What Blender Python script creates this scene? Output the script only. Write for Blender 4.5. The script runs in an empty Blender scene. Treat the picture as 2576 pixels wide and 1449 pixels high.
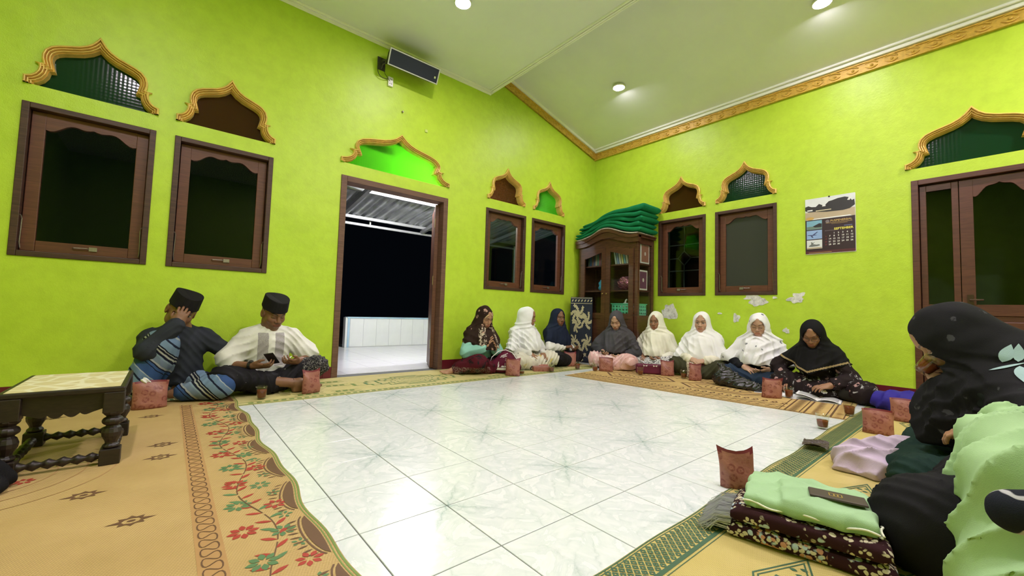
import bpy, bmesh, math, random
import numpy as np
from mathutils import Vector, Matrix
from mathutils.geometry import tessellate_polygon
SC = bpy.context.scene
COL = SC.collection
random.seed(7)
# ---------------------------------------------------------------- camera, world, exposure
CAM_H = 0.7467
YAW, PITCH, ROLL = 0.698065, 0.0564088, 0.0299595
cam = bpy.data.cameras.new('camera')
cam.sensor_width = 36.0
cam.lens = 1027.85 / 2576 * 36.0
cam.clip_start = 0.02
camo = bpy.data.objects.new('camera', cam)
COL.objects.link(camo)
_f = Vector((math.sin(YAW) * math.cos(PITCH), math.cos(YAW) * math.cos(PITCH), math.sin(PITCH)))
_r = Vector((math.cos(YAW), -math.sin(YAW), 0))
_u = _r.cross(_f)
_r2 = math.cos(ROLL) * _r + math.sin(ROLL) * _u
_u2 = -math.sin(ROLL) * _r + math.cos(ROLL) * _u
camo.matrix_world = Matrix(((_r2.x, _u2.x, -_f.x, 0), (_r2.y, _u2.y, -_f.y, 0), (_r2.z, _u2.z, -_f.z, CAM_H), (0, 0, 0, 1)))
SC.camera = camo
world = bpy.data.worlds.new('night')
SC.world = world
world.use_nodes = True
world.node_tree.nodes['Background'].inputs[0].default_value = (0.010, 0.014, 0.022, 1)
world.node_tree.nodes['Background'].inputs[1].default_value = 0.12
SC.view_settings.view_transform = 'Standard'
SC.view_settings.look = 'None'
SC.view_settings.gamma = 1.0
SC.view_settings.use_curve_mapping = False
SC.view_settings.exposure = 0.0
LAMP = 600.0      # emission of every ceiling bulb
# ---------------------------------------------------------------- material helpers
def NN(nt, typ, ins=None, **at):
    n = nt.nodes.new('ShaderNode' + typ)
    for k, v in at.items():
        setattr(n, k, v)
    for k, v in (ins or {}).items():
        if isinstance(v, bpy.types.NodeSocket):
            nt.links.new(v, n.inputs[k])
        else:
            s = n.inputs[k]
            if s.type == 'RGBA' and len(v) == 3:
                v = (*v, 1)
            s.default_value = v
    return n
def MT(nt, op, a, b=0.0, c=0.0):
    return NN(nt, 'Math', {0: a, 1: b, 2: c}, operation=op).outputs[0]
def MIX(nt, f, a, b, bt='MIX'):
    return NN(nt, 'Mix', {0: f, 6: a, 7: b}, data_type='RGBA', blend_type=bt).outputs[2]
def RAMP(nt, f, stops, interp='LINEAR'):
    n = NN(nt, 'ValToRGB', {0: f})
    cr = n.color_ramp
    cr.interpolation = interp
    while len(cr.elements) < len(stops):
        cr.elements.new(0.5)
    for e, (p, c) in zip(cr.elements, stops):
        e.position = p
        e.color = (*c, 1) if len(c) == 3 else c
    return n.outputs[0]
def G(v):
    return (v, v, v)
def OBJ(nt):
    return NN(nt, 'TexCoord').outputs['Object']
def NOISE(nt, co, scale, detail=3, rough=.55, dist=0.0):
    return NN(nt, 'TexNoise', {'Vector': co, 'Scale': scale, 'Detail': detail, 'Roughness': rough, 'Distortion': dist}).outputs[0]
def mat0(name, rough=.5, spec=.5, metal=0.0):
    m = bpy.data.materials.new(name)
    m.use_nodes = True
    nt = m.node_tree
    b = nt.nodes['Principled BSDF']
    b.inputs['Roughness'].default_value = rough
    b.inputs['Specular IOR Level'].default_value = spec
    b.inputs['Metallic'].default_value = metal
    return m, nt, b
def SETC(nt, b, c, key='Base Color'):
    if isinstance(c, bpy.types.NodeSocket):
        nt.links.new(c, b.inputs[key])
    else:
        b.inputs[key].default_value = (*c, 1)
def BUMP(nt, b, h, strength=.3, dist=.01):
    n = NN(nt, 'Bump', {'Height': h, 'Strength': strength, 'Distance': dist})
    nt.links.new(n.outputs[0], b.inputs['Normal'])
_MC = {}
def M(name, col, rough=.5, spec=.5, metal=0.0, var=.12, vs=6.0, bump=0.0, bs=60.0, bd=.004):
    """plain procedural surface: colour with noise variation and fine relief"""
    if name in _MC:
        return _MC[name]
    m, nt, b = mat0(name, rough, spec, metal)
    co = OBJ(nt)
    n = NOISE(nt, co, vs, 4)
    f = RAMP(nt, n, [(.25, G(1 - var)), (.75, G(1 + var * .6))])
    SETC(nt, b, MIX(nt, 1.0, (*col, 1), f, 'MULTIPLY'))
    if bump:
        BUMP(nt, b, NOISE(nt, co, bs, 3), bump, bd)
    _MC[name] = m
    return m
def emis(name, col, st):
    if name in _MC:
        return _MC[name]
    m, nt, b = mat0(name)
    SETC(nt, b, col)
    b.inputs['Emission Color'].default_value = (*col, 1)
    b.inputs['Emission Strength'].default_value = st
    _MC[name] = m
    return m
def wood(name, c1, c2, rough=.4, scale=(2, 2, 30), spec=.5):
    if name in _MC:
        return _MC[name]
    m, nt, b = mat0(name, rough, spec)
    mp = NN(nt, 'Mapping', {'Vector': OBJ(nt), 'Scale': scale}).outputs[0]
    n = NOISE(nt, mp, 2.0, 6, .6, 1.2)
    SETC(nt, b, RAMP(nt, n, [(.3, c1), (.7, c2)]))
    BUMP(nt, b, n, .12, .003)
    _MC[name] = m
    return m
# ---------------------------------------------------------------- mesh helpers
def fin(name, me, mats, parent=None, smooth=False, loc=None, rot=None):
    if not isinstance(mats, (list, tuple)):
        mats = [mats]
    if not me.materials:
        for m in mats:
            me.materials.append(m)
    if smooth:
        me.polygons.foreach_set('use_smooth', np.ones(len(me.polygons), bool))
    o = bpy.data.objects.new(name, me)
    COL.objects.link(o)
    if parent:
        o.parent = parent
    if loc is not None:
        o.location = loc
    if rot is not None:
        o.rotation_euler = rot
    return o
def tag(o, label=None, cat=None, group=None, kind=None):
    if label: o['label'] = label
    if cat: o['category'] = cat
    if group: o['group'] = group
    if kind: o['kind'] = kind
    return o
def thing(name, label, cat, loc=(0, 0, 0), rz=0.0, group=None, kind=None):
    o = bpy.data.objects.new(name, None)
    o.empty_display_size = .05
    COL.objects.link(o)
    o.location = loc
    o.rotation_euler = (0, 0, rz)
    return tag(o, label, cat, group, kind)
def copy_tree(o, parent=None):
    c = o.copy()
    COL.objects.link(c)
    c.parent = parent
    for ch in o.children:
        copy_tree(ch, c)
    return c
def rotm(rx=0, ry=0, rz=0):
    return np.array((Matrix.Rotation(rz, 3, 'Z') @ Matrix.Rotation(ry, 3, 'Y') @ Matrix.Rotation(rx, 3, 'X')))
class MB:
    """collects shapes for ONE mesh"""
    def __init__(s):
        s.v = []; s.f = []; s.m = []
    def add(s, vs, fs, mi=0):
        o = len(s.v)
        s.v += [tuple(float(c) for c in p) for p in vs]
        s.f += [tuple(i + o for i in f) for f in fs]
        s.m += [mi] * len(fs)
        return s
    def box(s, lo, hi, mi=0, R=None, c=None):
        x0, y0, z0 = lo; x1, y1, z1 = hi
        vs = [(x0, y0, z0), (x1, y0, z0), (x1, y1, z0), (x0, y1, z0), (x0, y0, z1), (x1, y0, z1), (x1, y1, z1), (x0, y1, z1)]
        if R is not None:
            c = np.array(c if c is not None else ((x0 + x1) / 2, (y0 + y1) / 2, (z0 + z1) / 2))
            vs = [R @ (np.array(p) - c) + c for p in vs]
        return s.add(vs, [(0, 3, 2, 1), (4, 5, 6, 7), (0, 1, 5, 4), (1, 2, 6, 5), (2, 3, 7, 6), (3, 0, 4, 7)], mi)
    def cyl(s, a, b, ra, rb=None, n=12, mi=0, cap=True):
        a = np.array(a, float); b = np.array(b, float); rb = ra if rb is None else rb
        d = (b - a) / np.linalg.norm(b - a)
        u = np.cross(d, (0, 0, 1) if abs(d[2]) < .9 else (1, 0, 0)); u /= np.linalg.norm(u); w = np.cross(d, u)
        vs = []
        for c, r in ((a, ra), (b, rb)):
            for i in range(n):
                t = 2 * math.pi * i / n
                vs.append(c + r * (math.cos(t) * u + math.sin(t) * w))
        fs = [(i, (i + 1) % n, n + (i + 1) % n, n + i) for i in range(n)]
        if cap:
            fs += [tuple(range(n - 1, -1, -1)), tuple(range(n, 2 * n))]
        return s.add(vs, fs, mi)
    def lathe(s, prof, c=(0, 0, 0), n=16, mi=0, sq=1.0, cap=True):
        vs = []; fs = []
        for r, z in prof:
            for i in range(n):
                t = 2 * math.pi * i / n
                vs.append((c[0] + r * math.cos(t), c[1] + r * sq * math.sin(t), c[2] + z))
        for j in range(len(prof) - 1):
            for i in range(n):
                fs.append((j * n + i, j * n + (i + 1) % n, (j + 1) * n + (i + 1) % n, (j + 1) * n + i))
        if cap: fs += [tuple(range(n - 1, -1, -1)), tuple(range((len(prof) - 1) * n, len(prof) * n))]
        return s.add(vs, fs, mi)
    def tube(s, pts, r, n=6, mi=0):
        P = [np.array(p, float) for p in pts]
        vs = []; fs = []
        for i, p in enumerate(P):
            d = P[min(i + 1, len(P) - 1)] - P[max(i - 1, 0)]; d /= np.linalg.norm(d) + 1e-9
            u = np.cross(d, (0, 0, 1) if abs(d[2]) < .95 else (1, 0, 0)); u /= np.linalg.norm(u); w = np.cross(d, u)
            rr = r(i / (len(P) - 1)) if callable(r) else r
            vs += [p + rr * (math.cos(2 * math.pi * k / n) * u + math.sin(2 * math.pi * k / n) * w) for k in range(n)]
        for j in range(len(P) - 1):
            fs += [(j * n + k, j * n + (k + 1) % n, (j + 1) * n + (k + 1) % n, (j + 1) * n + k) for k in range(n)]
        fs += [tuple(range(n - 1, -1, -1)), tuple(range((len(P) - 1) * n, len(P) * n))]
        return s.add(vs, fs, mi)
    def prism(s, pts, mp, t0, t1, holes=(), mi=0, mside=None):
        """2-D outline (with holes) extruded from depth t0 to t1; mp(u, v, t) gives the 3-D point"""
        loops = [list(pts)] + [list(h) for h in holes]
        flat = [p for l in loops for p in l]
        tris = tessellate_polygon([[Vector((p[0], p[1], 0)) for p in l] for l in loops])
        n = len(flat)
        vs = [mp(p[0], p[1], t0) for p in flat] + [mp(p[0], p[1], t1) for p in flat]
        fs = [tuple(t) for t in tris] + [tuple(i + n for i in reversed(t)) for t in tris]
        k = len(fs)
        o = 0
        for l in loops:
            m = len(l)
            for i in range(m):
                j = (i + 1) % m
                fs.append((o + i, o + j, n + o + j, n + o + i))
            o += m
        b = len(s.m)
        s.add(vs, fs, mi)
        if mside is not None:
            for i in range(b + k, len(s.m)):
                s.m[i] = mside
        return s
    def grid(s, fn, nu, nv, mi=0, cu=False):
        vs = [fn(i / (nu - (0 if cu else 1)), j / (nv - 1)) for j in range(nv) for i in range(nu)]
        fs = []
        for j in range(nv - 1):
            for i in range(nu if cu else nu - 1):
                i2 = (i + 1) % nu
                fs.append((j * nu + i, j * nu + i2, (j + 1) * nu + i2, (j + 1) * nu + i))
        return s.add(vs, fs, mi)
    def mesh(s, name, fix=True):
        me = bpy.data.meshes.new(name)
        me.from_pydata(s.v, [], s.f)
        me.polygons.foreach_set('material_index', s.m)
        if fix:
            bm = bmesh.new(); bm.from_mesh(me)
            bmesh.ops.recalc_face_normals(bm, faces=bm.faces)
            bm.to_mesh(me); bm.free()
        me.update()
        return me
    def obj(s, name, mats, parent=None, smooth=False, bevel=0, loc=None, rot=None, fix=True, seg=2, sub=0):
        o = fin(name, s.mesh(name, fix), mats, parent, smooth, loc, rot)
        if bevel:
            md = o.modifiers.new('bevel', 'BEVEL'); md.width = bevel; md.segments = seg; md.limit_method = 'ANGLE'
        if sub:
            md = o.modifiers.new('sub', 'SUBSURF'); md.levels = sub; md.render_levels = sub
        return o
def text_mesh(body, size, ext=.0005, align='CENTER', bold=0.0):
    cu = bpy.data.curves.new('t', 'FONT')
    cu.body = body; cu.size = size; cu.extrude = ext; cu.align_x = align; cu.align_y = 'CENTER'; cu.offset = bold
    cu.resolution_u = 2
    o = bpy.data.objects.new('t', cu)
    me = bpy.data.meshes.new_from_object(o)
    bpy.data.objects.remove(o); bpy.data.curves.remove(cu)
    return me
def smoothstep(a, b, x):
    t = np.clip((x - a) / (b - a), 0, 1)
    return t * t * (3 - 2 * t)
# ---------------------------------------------------------------- the room
YL, XR, X0, Y0 = 4.467, 5.555, -1.75, -3.2
ZS = 3.772           # flat ceiling
SLX0, SLZ0, SLK = 5.555, 3.553, -0.2637   # sloping ceiling: z = SLZ0 + SLK * (x - SLX0)
EDGE = 3.259         # edge of the flat ceiling
TW = 1.0 / 3.0
def slz(x): return SLZ0 + SLK * (x - SLX0)
# wall paint
def wallmat():
    m, nt, b = mat0('lime_wall_paint', .42, .42)
    co = OBJ(nt)
    n1 = NOISE(nt, co, 1.1, 5, .6); n2 = NOISE(nt, co, 9, 5, .65); n3 = NOISE(nt, co, 120, 2)
    c = RAMP(nt, n1, [(.3, (.452, .655, .034)), (.7, (.515, .708, .052))])
    f = RAMP(nt, n2, [(.25, G(.90)), (.6, G(1.03))])
    SETC(nt, b, MIX(nt, 1.0, c, f, 'MULTIPLY'))
    h = MT(nt, 'ADD', MT(nt, 'MULTIPLY', NOISE(nt, co, 5, 4), 1.6), MT(nt, 'MULTIPLY', n3, .22))
    BUMP(nt, b, h, .35, .012)
    return m
WALL = wallmat()
FRAME = wood('brown_window_frame', (.036, .015, .009), (.085, .036, .022), .5)
SASH = wood('red_brown_sash', (.085, .028, .013), (.150, .052, .024), .45)
GOLD = M('gold_paint', (.80, .55, .15), .36, .6, .12, .22, 14, .25, 90)
GOLDB = M('gold_cornice_paint', (.68, .43, .07), .45, .5, .1, .3, 30, .3, 120)
CEIL = M('pale_sage_ceiling', (.84, .88, .86), .55, .35, 0, .05, 1.5, .08, 40)
TRIM = M('cream_ceiling_trim', (.93, .94, .91), .5, .4, 0, .04)
def glass_mat(name, tint=(.9, .95, .93), rough=0.0, ior=1.45):
    """thin clear pane: see-through, mirror-like at grazing angles"""
    m, nt, b = mat0(name, rough)
    tr = NN(nt, 'BsdfTransparent', {'Color': (*tint, 1)})
    gl = NN(nt, 'BsdfGlossy', {'Color': (1, 1, 1, 1), 'Roughness': max(rough, .01)})
    r0 = ((ior - 1) / (ior + 1)) ** 2
    fc = MT(nt, 'POWER', NN(nt, 'LayerWeight', {'Blend': .5}).outputs['Facing'], 4.0)
    fr = MT(nt, 'ADD', MT(nt, 'MULTIPLY', fc, .55), r0)
    mx = NN(nt, 'MixShader', {0: fr, 1: tr.outputs[0], 2: gl.outputs[0]})
    nt.links.new(mx.outputs[0], nt.nodes['Material Output'].inputs[0])
    return m
PANE = glass_mat('dark_window_glass', (.62, .70, .66), 0, 1.28)
def arch_glass(name, col, pat=True):
    m, nt, b = mat0(name, .16 if pat else .12, .5)
    co = OBJ(nt)
    tr = NN(nt, 'BsdfTranslucent', {'Color': (*col, 1)})
    SETC(nt, b, tuple(c * .35 for c in col))
    mx = NN(nt, 'MixShader', {0: .8 if 'bright' in name else .55, 1: b.outputs[0], 2: tr.outputs[0]})
    out = nt.nodes['Material Output']
    nt.links.new(mx.outputs[0], out.inputs[0])
    sx = NN(nt, 'SeparateXYZ', {0: co})
    u = MT(nt, 'ADD', MT(nt, 'ADD', sx.outputs[0], sx.outputs[1]), sx.outputs[2]); v = MT(nt, 'SUBTRACT', MT(nt, 'ADD', sx.outputs[0], sx.outputs[1]), sx.outputs[2])
    h = MT(nt, 'MULTIPLY', MT(nt, 'SINE', MT(nt, 'MULTIPLY', u, 120)), MT(nt, 'SINE', MT(nt, 'MULTIPLY', v, 120)))
    BUMP(nt, b, h, .55 if pat else .03, .01)
    return m
AG_GREEN = arch_glass('green_textured_glass', (.035, .22, .075), False)
AG_LIT = arch_glass('bright_lit_green_glass', (.32, .86, .10))  # lit version of the green glass; porch glow put into its brighter colour
AG_BROWN = arch_glass('amber_textured_glass', (.17, .085, .018))
AG_DBROWN = arch_glass('dark_amber_glass', (.24, .095, .018), False)
# arch outline: normalised half profile
AH = [(-1, 0), (-1, .107), (-.965, .112), (-.91, .13), (-.86, .165), (-.825, .215), (-.81, .27), (-.815, .31), (-.868, .335), (-.80, .338), (-.765, .345), (-.785, .41), (-.785, .48), (-.755, .56), (-.68, .630), (-.57, .678), (-.44, .715), (-.30, .755), (-.19, .805), (-.11, .865), (-.05, .935), (0, 1.0)]
def arch_pts(cx, w, z0, h):
    L = [(cx + u * w / 2, z0 + v * h) for u, v in AH]
    return L + [(2 * cx - x, z) for x, z in reversed(L[:-1])]
def offset_in(pts, d):
    """inset an open polyline (foot to foot) towards its inside (right-hand side)"""
    P = np.array(pts); n = len(P); out = []
    for i in range(n):
        a = P[i] - P[max(i - 1, 0)]; b = P[min(i + 1, n - 1)] - P[i]
        la, lb = np.linalg.norm(a), np.linalg.norm(b)
        a = a / la if la > 1e-9 else b / lb; b = b / lb if lb > 1e-9 else a
        na = np.array((a[1], -a[0])); nb = np.array((b[1], -b[0]))
        m = na + nb; m /= np.linalg.norm(m) + 1e-9
        c = max(np.dot(m, na), .55)
        out.append(P[i] + m * d / c)
    out = np.array(out)
    out[:, 1] = np.maximum(out[:, 1], pts[0][1])
    return out
# window / door layout
WL = [(-.885, -.157), (-.036, .697), (3.245, 3.975), (4.097, 4.825)]          # left wall, x ranges
WR = [(2.545, 3.245), (1.692, 2.418)]                                         # right wall, y ranges
WZ0, WZ1 = 1.035, 2.152
DX0, DX1, DZ = 1.332, 2.642, 2.146
RD0, RD1 = -.33, .527
ARZ, ARH = 2.285, .492
def mpL(u, v, t): return (u, YL + t, v)
def mpR(u, v, t): return (XR + t, u, v)
def rect(a, b, c, d): return [(a, c), (b, c), (b, d), (a, d)]
archesL = [((a + b) / 2, b - a + .01) for a, b in WL]
archesL[2] = (3.60, .69); archesL[3] = (4.445, .675)
WT = .16
left_arch = [arch_pts(c, w, ARZ, ARH) for c, w in archesL]
door_arch = arch_pts(1.982, 1.335, ARZ + .0, .485)
holes = [rect(a, b, WZ0, WZ1) for a, b in WL] + [rect(DX0, DX1, -.02, DZ)] + left_arch + [door_arch]
mb = MB()
mb.prism([(X0, -.05), (DX0, -.05), (DX0, DZ), (DX1, DZ), (DX1, -.05), (XR, -.05), (XR, slz(XR) + .1), (2.6, slz(2.6) + .1), (2.6, ZS + .1), (X0, ZS + .1)], mpL, 0, WT,
         holes=[rect(a, b, WZ0, WZ1) for a, b in WL] + left_arch + [door_arch])
wl = tag(mb.obj('wall_left', WALL), 'lime green painted wall with four windows and the open doorway', 'wall', kind='structure')
archesR = [(2.893, .70), (2.05, .72), (.115, .905)]
right_arch = [arch_pts(c, w, ARZ - .02, ARH) for c, w in archesR]
mb = MB()
mb.prism([(Y0, -.05), (RD0, -.05), (RD0, 2.146), (RD1, 2.146), (RD1, -.05), (YL + WT, -.05), (YL + WT, slz(XR) + .1), (Y0, slz(XR) + .1)], mpR, 0, WT,
         holes=[rect(a, b, WZ0, WZ1) for a, b in WR] + right_arch)
wr = tag(mb.obj('wall_right', WALL), 'lime green painted wall with peeling patches, the calendar and the cabinet', 'wall', kind='structure')
tag(MB().box((X0, Y0 - .15, -.05), (XR + .15, Y0, 4.6)).obj('wall_back', WALL), 'lime green wall behind the camera', 'wall', kind='structure')
tag(MB().box((X0 - .15, Y0, -.05), (X0, YL + .15, ZS + .1)).obj('wall_side', WALL), 'lime green wall beyond the left edge of view', 'wall', kind='structure')
# ceilings
tag(MB().box((X0, Y0, ZS), (EDGE, YL, ZS + .05)).obj('ceiling', CEIL), 'flat pale sage ceiling over the near half of the room', 'ceiling', kind='structure')
mb = MB()
mb.add([(2.6, Y0, slz(2.6)), (XR + .1, Y0, slz(XR + .1)), (XR + .1, YL, slz(XR + .1)), (2.6, YL, slz(2.6)), (2.6, Y0, slz(2.6) + .05), (XR + .1, Y0, slz(XR + .1) + .05), (XR + .1, YL, slz(XR + .1) + .05), (2.6, YL, slz(2.6) + .05)],
       [(0, 3, 2, 1), (4, 5, 6, 7), (0, 1, 5, 4), (1, 2, 6, 5), (2, 3, 7, 6), (3, 0, 4, 7)])
mb.box((2.55, Y0, ZS + .05), (2.6, YL, slz(2.6) + .05))
tag(mb.obj('ceiling_slope', CEIL), 'sloping pale sage ceiling rising from the right wall', 'ceiling', kind='structure')
# white trims: stepped bead along left wall, along the ceiling edge, above the gold cornice
mb = MB()
for dz, dy, w in ((0, 0, .022), (.0, .03, .016)):
    mb.box((X0, YL - dy - w, ZS - .022 + dz), (EDGE, YL - dy, ZS))
mb.box((X0, YL - .012, ZS - .05), (EDGE, YL, ZS - .02))
tag(mb.obj('trim_1', TRIM, bevel=.004), 'cream bead where the flat ceiling meets the left wall', 'trim', kind='structure')
mb = MB()
for dx, w in ((0, .022), (.032, .016)):
    mb.box((EDGE - dx - w, Y0, ZS - .022), (EDGE - dx, YL, ZS))
mb.box((EDGE, Y0, ZS - .03), (EDGE + .014, YL, ZS + .05))
tag(mb.obj('trim_2', TRIM, bevel=.004), 'cream double bead along the free edge of the flat ceiling', 'trim', kind='structure')
mb = MB()
mb.box((XR - .055, Y0, slz(XR - .03) - .045), (XR - .001, YL, slz(XR - .03) + .012))
mb.box((XR - .085, Y0, slz(XR - .07) - .018), (XR - .062, YL, slz(XR - .07) + .012))
tag(mb.obj('trim_3', TRIM, bevel=.004), 'cream bead above the gold cornice of the right wall', 'trim', kind='structure')
# gold cornices with leaf relief
def leaf_mesh():
    mb = MB()
    n = 9
    for s in (-1, 1):
        pts = []
        for i in range(n):
            t = i / (n - 1)
            pts.append((-.05 + .10 * t, s * (.012 + .026 * math.sin(math.pi * t * .9)) * (1 - .2 * t) - .012 * t, .012))
        mb.tube([(x, y, .006) for x, y, z in pts], lambda t: .003 + .007 * math.sin(math.pi * min(t + .1, 1)), 5)
    mb.lathe([(.001, .000), (.013, .003), (.011, .011), (.001, .015)], (-.005, 0, 0), 8)
    return mb.mesh('cornice_leaf')
LEAF = leaf_mesh()
LEAF.materials.append(GOLDB)
zt = slz(XR) - .045
mb = MB().box((XR - .022, Y0, zt - .108), (XR, YL, zt))
mb.box((XR - .034, Y0, zt - .112), (XR, YL, zt - .096)); mb.box((XR - .034, Y0, zt - .012), (XR, YL, zt + .004))
cr = tag(mb.obj('trim_4', GOLDB, bevel=.003), 'gold cornice with leaf relief along the right wall', 'trim', kind='structure')
y = YL - .10
while y > -1.0:
    o = fin('leaf_relief', LEAF, GOLDB, cr)
    o.matrix_world = Matrix.Translation((XR - .021, y, zt - .054)) @ Matrix(((0, 0, -1, 0), (1, 0, 0, 0), (0, -1, 0, 0), (0, 0, 0, 1)))
    y -= .155
ang = math.atan(SLK)
ux, uz = math.cos(ang), math.sin(ang)
mb = MB()
xa = 3.0
def slab(lo, hi, dep):
    a = [(xa, slz(xa) - lo), (XR, slz(XR) - lo), (XR, slz(XR) - hi), (xa, slz(xa) - hi)]
    mb.prism(a, mpL, -dep, 0)
slab(.045, .155, .022); slab(.045, .058, .034); slab(.143, .155, .034)
cl = tag(mb.obj('trim_5', GOLDB), 'sloping gold cornice with leaf relief on the left wall', 'trim', kind='structure')
x = XR - .12
while x > 3.3:
    o = fin('leaf_relief', LEAF, GOLDB, cl)
    o.matrix_world = Matrix.Translation((x, YL - .021, slz(x) - .10)) @ Matrix(((-ux, uz, 0, 0), (0, 0, -1, 0), (-uz, -ux, 0, 0), (0, 0, 0, 1)))
    x -= .155
mb = MB(); slab(-.005, .04, .05)
tag(mb.obj('trim_6', TRIM), 'cream bead above the sloping gold cornice', 'trim', kind='structure')
# arch mouldings and panes
PROF = [(0, .0), (0, -.022), (.009, -.032), (.013, -.030), (.0145, -.010), (.023, -.026), (.027, -.024), (.0285, -.002), (.037, -.016), (.041, -.014), (.0425, .010), (.050, .004), (.053, .060)]
def arch(cx, w, z0, h, mp, gm, label, arch_n):
    pts = arch_pts(cx, w, z0, h)
    root = thing('window_arch', label, 'arch window', kind=None)
    root['kind'] = 'structure'; root.name = 'window_%d' % arch_n
    rows = [(offset_in(pts, d), t) for d, t in PROF]
    n = len(pts)
    mb = MB()
    vs = [mp(p[0], p[1], t) for row, t in rows for p in row]
    fs = [(j * n + i, j * n + i + 1, (j + 1) * n + i + 1, (j + 1) * n + i) for j in range(len(rows) - 1) for i in range(n - 1)]
    mb.add(vs, fs)
    # foot caps
    mb.obj('arch_moulding', GOLD, root)
    mb = MB().prism(pts, mp, .060, .066)
    mb.obj('pane', gm, root)
    return root
ac = ['dark green glass arch with gold moulding above the large leftmost window', 'brown glass arch with gold moulding over the second window from the left',
      'small amber glass arch between the doorway and the corner', 'small bright green lit arch nearest the corner']
for i, ((c, w), gm) in enumerate(zip(archesL, (AG_GREEN, AG_DBROWN, AG_BROWN, AG_LIT))):
    arch(c, w, ARZ, ARH, mpL, gm, ac[i], 11 + i)
arch(1.982, 1.335, ARZ, .485, mpL, AG_LIT, 'wide lit green glass arch with gold moulding above the open doorway', 15)
ac = ['brown glass arch with gold moulding beside the green carpets', 'dark green glass arch with a white lamp glint on the right wall', 'wide dark glass arch above the right hand door']
for i, ((c, w), gm) in enumerate(zip(archesR, (AG_DBROWN, AG_GREEN, AG_GREEN))):
    arch(c, w, ARZ - .02, ARH, mpR, gm, ac[i], 16 + i)
# windows
STEEL = M('dull_steel', (.34, .30, .26), .4, .5, .8, .2, 40)
def window(n, a, b, mp, label, pane=PANE, vis=1):
    r = thing('window_%d' % n, label, 'window'); r['kind'] = 'structure'
    z0, z1, fw = WZ0, WZ1, .04
    # outer frame, four bars
    for q in (rect(a, a + fw, z0, z1), rect(b - fw, b, z0, z1), rect(a + fw, b - fw, z1 - fw, z1), rect(a + fw, b - fw, z0, z0 + fw)):
        MB().prism(q, mp, -.012, .15).obj('frame_bar', FRAME, r, bevel=.004)
    a2, b2, c2, d2 = a + fw + .004, b - fw - .004, z0 + fw + .004, z1 - fw - .004
    sw = .072
    MB().prism(rect(a2, a2 + sw, c2, d2), mp, .045, .085).obj('sash_stile', SASH, r, bevel=.004)
    MB().prism(rect(b2 - sw, b2, c2, d2), mp, .045, .085).obj('sash_stile', SASH, r, bevel=.004)
    MB().prism(rect(a2 + sw, b2 - sw, c2, c2 + .078), mp, .045, .085).obj('sash_rail', SASH, r, bevel=.004)
    wv = []
    aa, bb = a2 + sw, b2 - sw
    for i in range(25):
        u = -1 + i / 12
        d = .058 + .06 * smoothstep(.25, .98, abs(u)) + .012 * math.sin(abs(u) * 9)
        wv.append((aa + (bb - aa) * (u + 1) / 2, d2 - d))
    MB().prism([(aa, d2)] + [(bb, d2)] + wv[::-1], mp, .045, .085).obj('sash_rail', SASH, r)
    MB().prism(rect(aa - .01, bb + .01, c2 + .07, d2 - .04), mp, .062, .067).obj('pane', pane, r)
    # handle on the bottom rail, stay hook at the jamb
    cx = (a2 + b2) / 2
    mb = MB()
    p = [mp(cx - .055, c2 + .045, .043), mp(cx - .05, c2 + .045, .028), mp(cx + .02, c2 + .047, .026), mp(cx + .03, c2 + .045, .043)]
    mb.tube(p, .0045, 6)
    mb.prism(rect(cx + .03, cx + .075, c2 + .03, c2 + .06), mp, .036, .046)
    mb.obj('handle', STEEL, r)
    for e, s in ((a, 1), (b, -1)):
        mb = MB()
        q = [mp(e + s * .034, z0 + .30, .01), mp(e + s * .046, z0 + .29, .0), mp(e + s * .05, z0 + .27, .012), mp(e + s * .046, z0 + .1, .02), mp(e + s * .05, z0 + .06, .03)]
        mb.tube(q, .004, 5)
        mb.obj('stay_hook', STEEL, r)
    return r
FROST = arch_glass('grey_frosted_glass', (.30, .32, .27), False)
BFROST = glass_mat('bluish_window_glass', (.80, .86, .90), .06, 1.3)
wlab = ['large brown framed window at the far left of the room', 'brown framed window above the man in white', 'brown framed window just right of the doorway', 'narrow looking brown window beside the room corner']
for i, (a, b) in enumerate(WL):
    window(i + 1, a, b, mpL, wlab[i], BFROST if i == 3 else PANE)
window(5, *WR[0], mpR, 'brown window showing a white diamond grille behind its glass', PANE)
window(6, *WR[1], mpR, 'brown window with plain greyish glass left of the calendar', FROST)
# door frames and leaves
dr = thing('door_1', 'brown door frame of the open doorway to the porch', 'door'); dr['kind'] = 'structure'
OLDW = wood('worn_brown_jamb', (.095, .045, .028), (.185, .095, .060), .55)
fw = .062
for q in (rect(DX0, DX0 + fw, 0, DZ), rect(DX1 - fw, DX1, 0, DZ), rect(DX0 + fw, DX1 - fw, DZ - fw, DZ)):
    MB().prism(q, mpL, -.012, .15).obj('frame_bar', OLDW, dr, bevel=.004)
lf = MB().box((-.043, 0, .012), (0, .60, DZ - fw - .012)).obj('leaf', SASH, dr, bevel=.003, loc=(DX1 - fw - .002, YL + .10, 0), rot=(0, 0, math.radians(-25)))
for hz in (.25, 1.05, 1.78):
    MB().box((-.048, -.015, hz), (-.043, .045, hz + .11)).obj('hinge', M('brass_hinge', (.45, .36, .16), .4, .5, .7), lf)
MB().box((0, 0, .012), (.043, .60, DZ - fw - .012)).obj('leaf', SASH, dr, bevel=.003, loc=(DX0 + fw + .002, YL + .12, 0), rot=(0, 0, math.radians(35)))
rd = thing('door_2', 'dark brown glazed double door on the right wall', 'door'); rd['kind'] = 'structure'
DKW = wood('dark_red_brown_door', (.060, .018, .012), (.120, .040, .024), .4)
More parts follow.
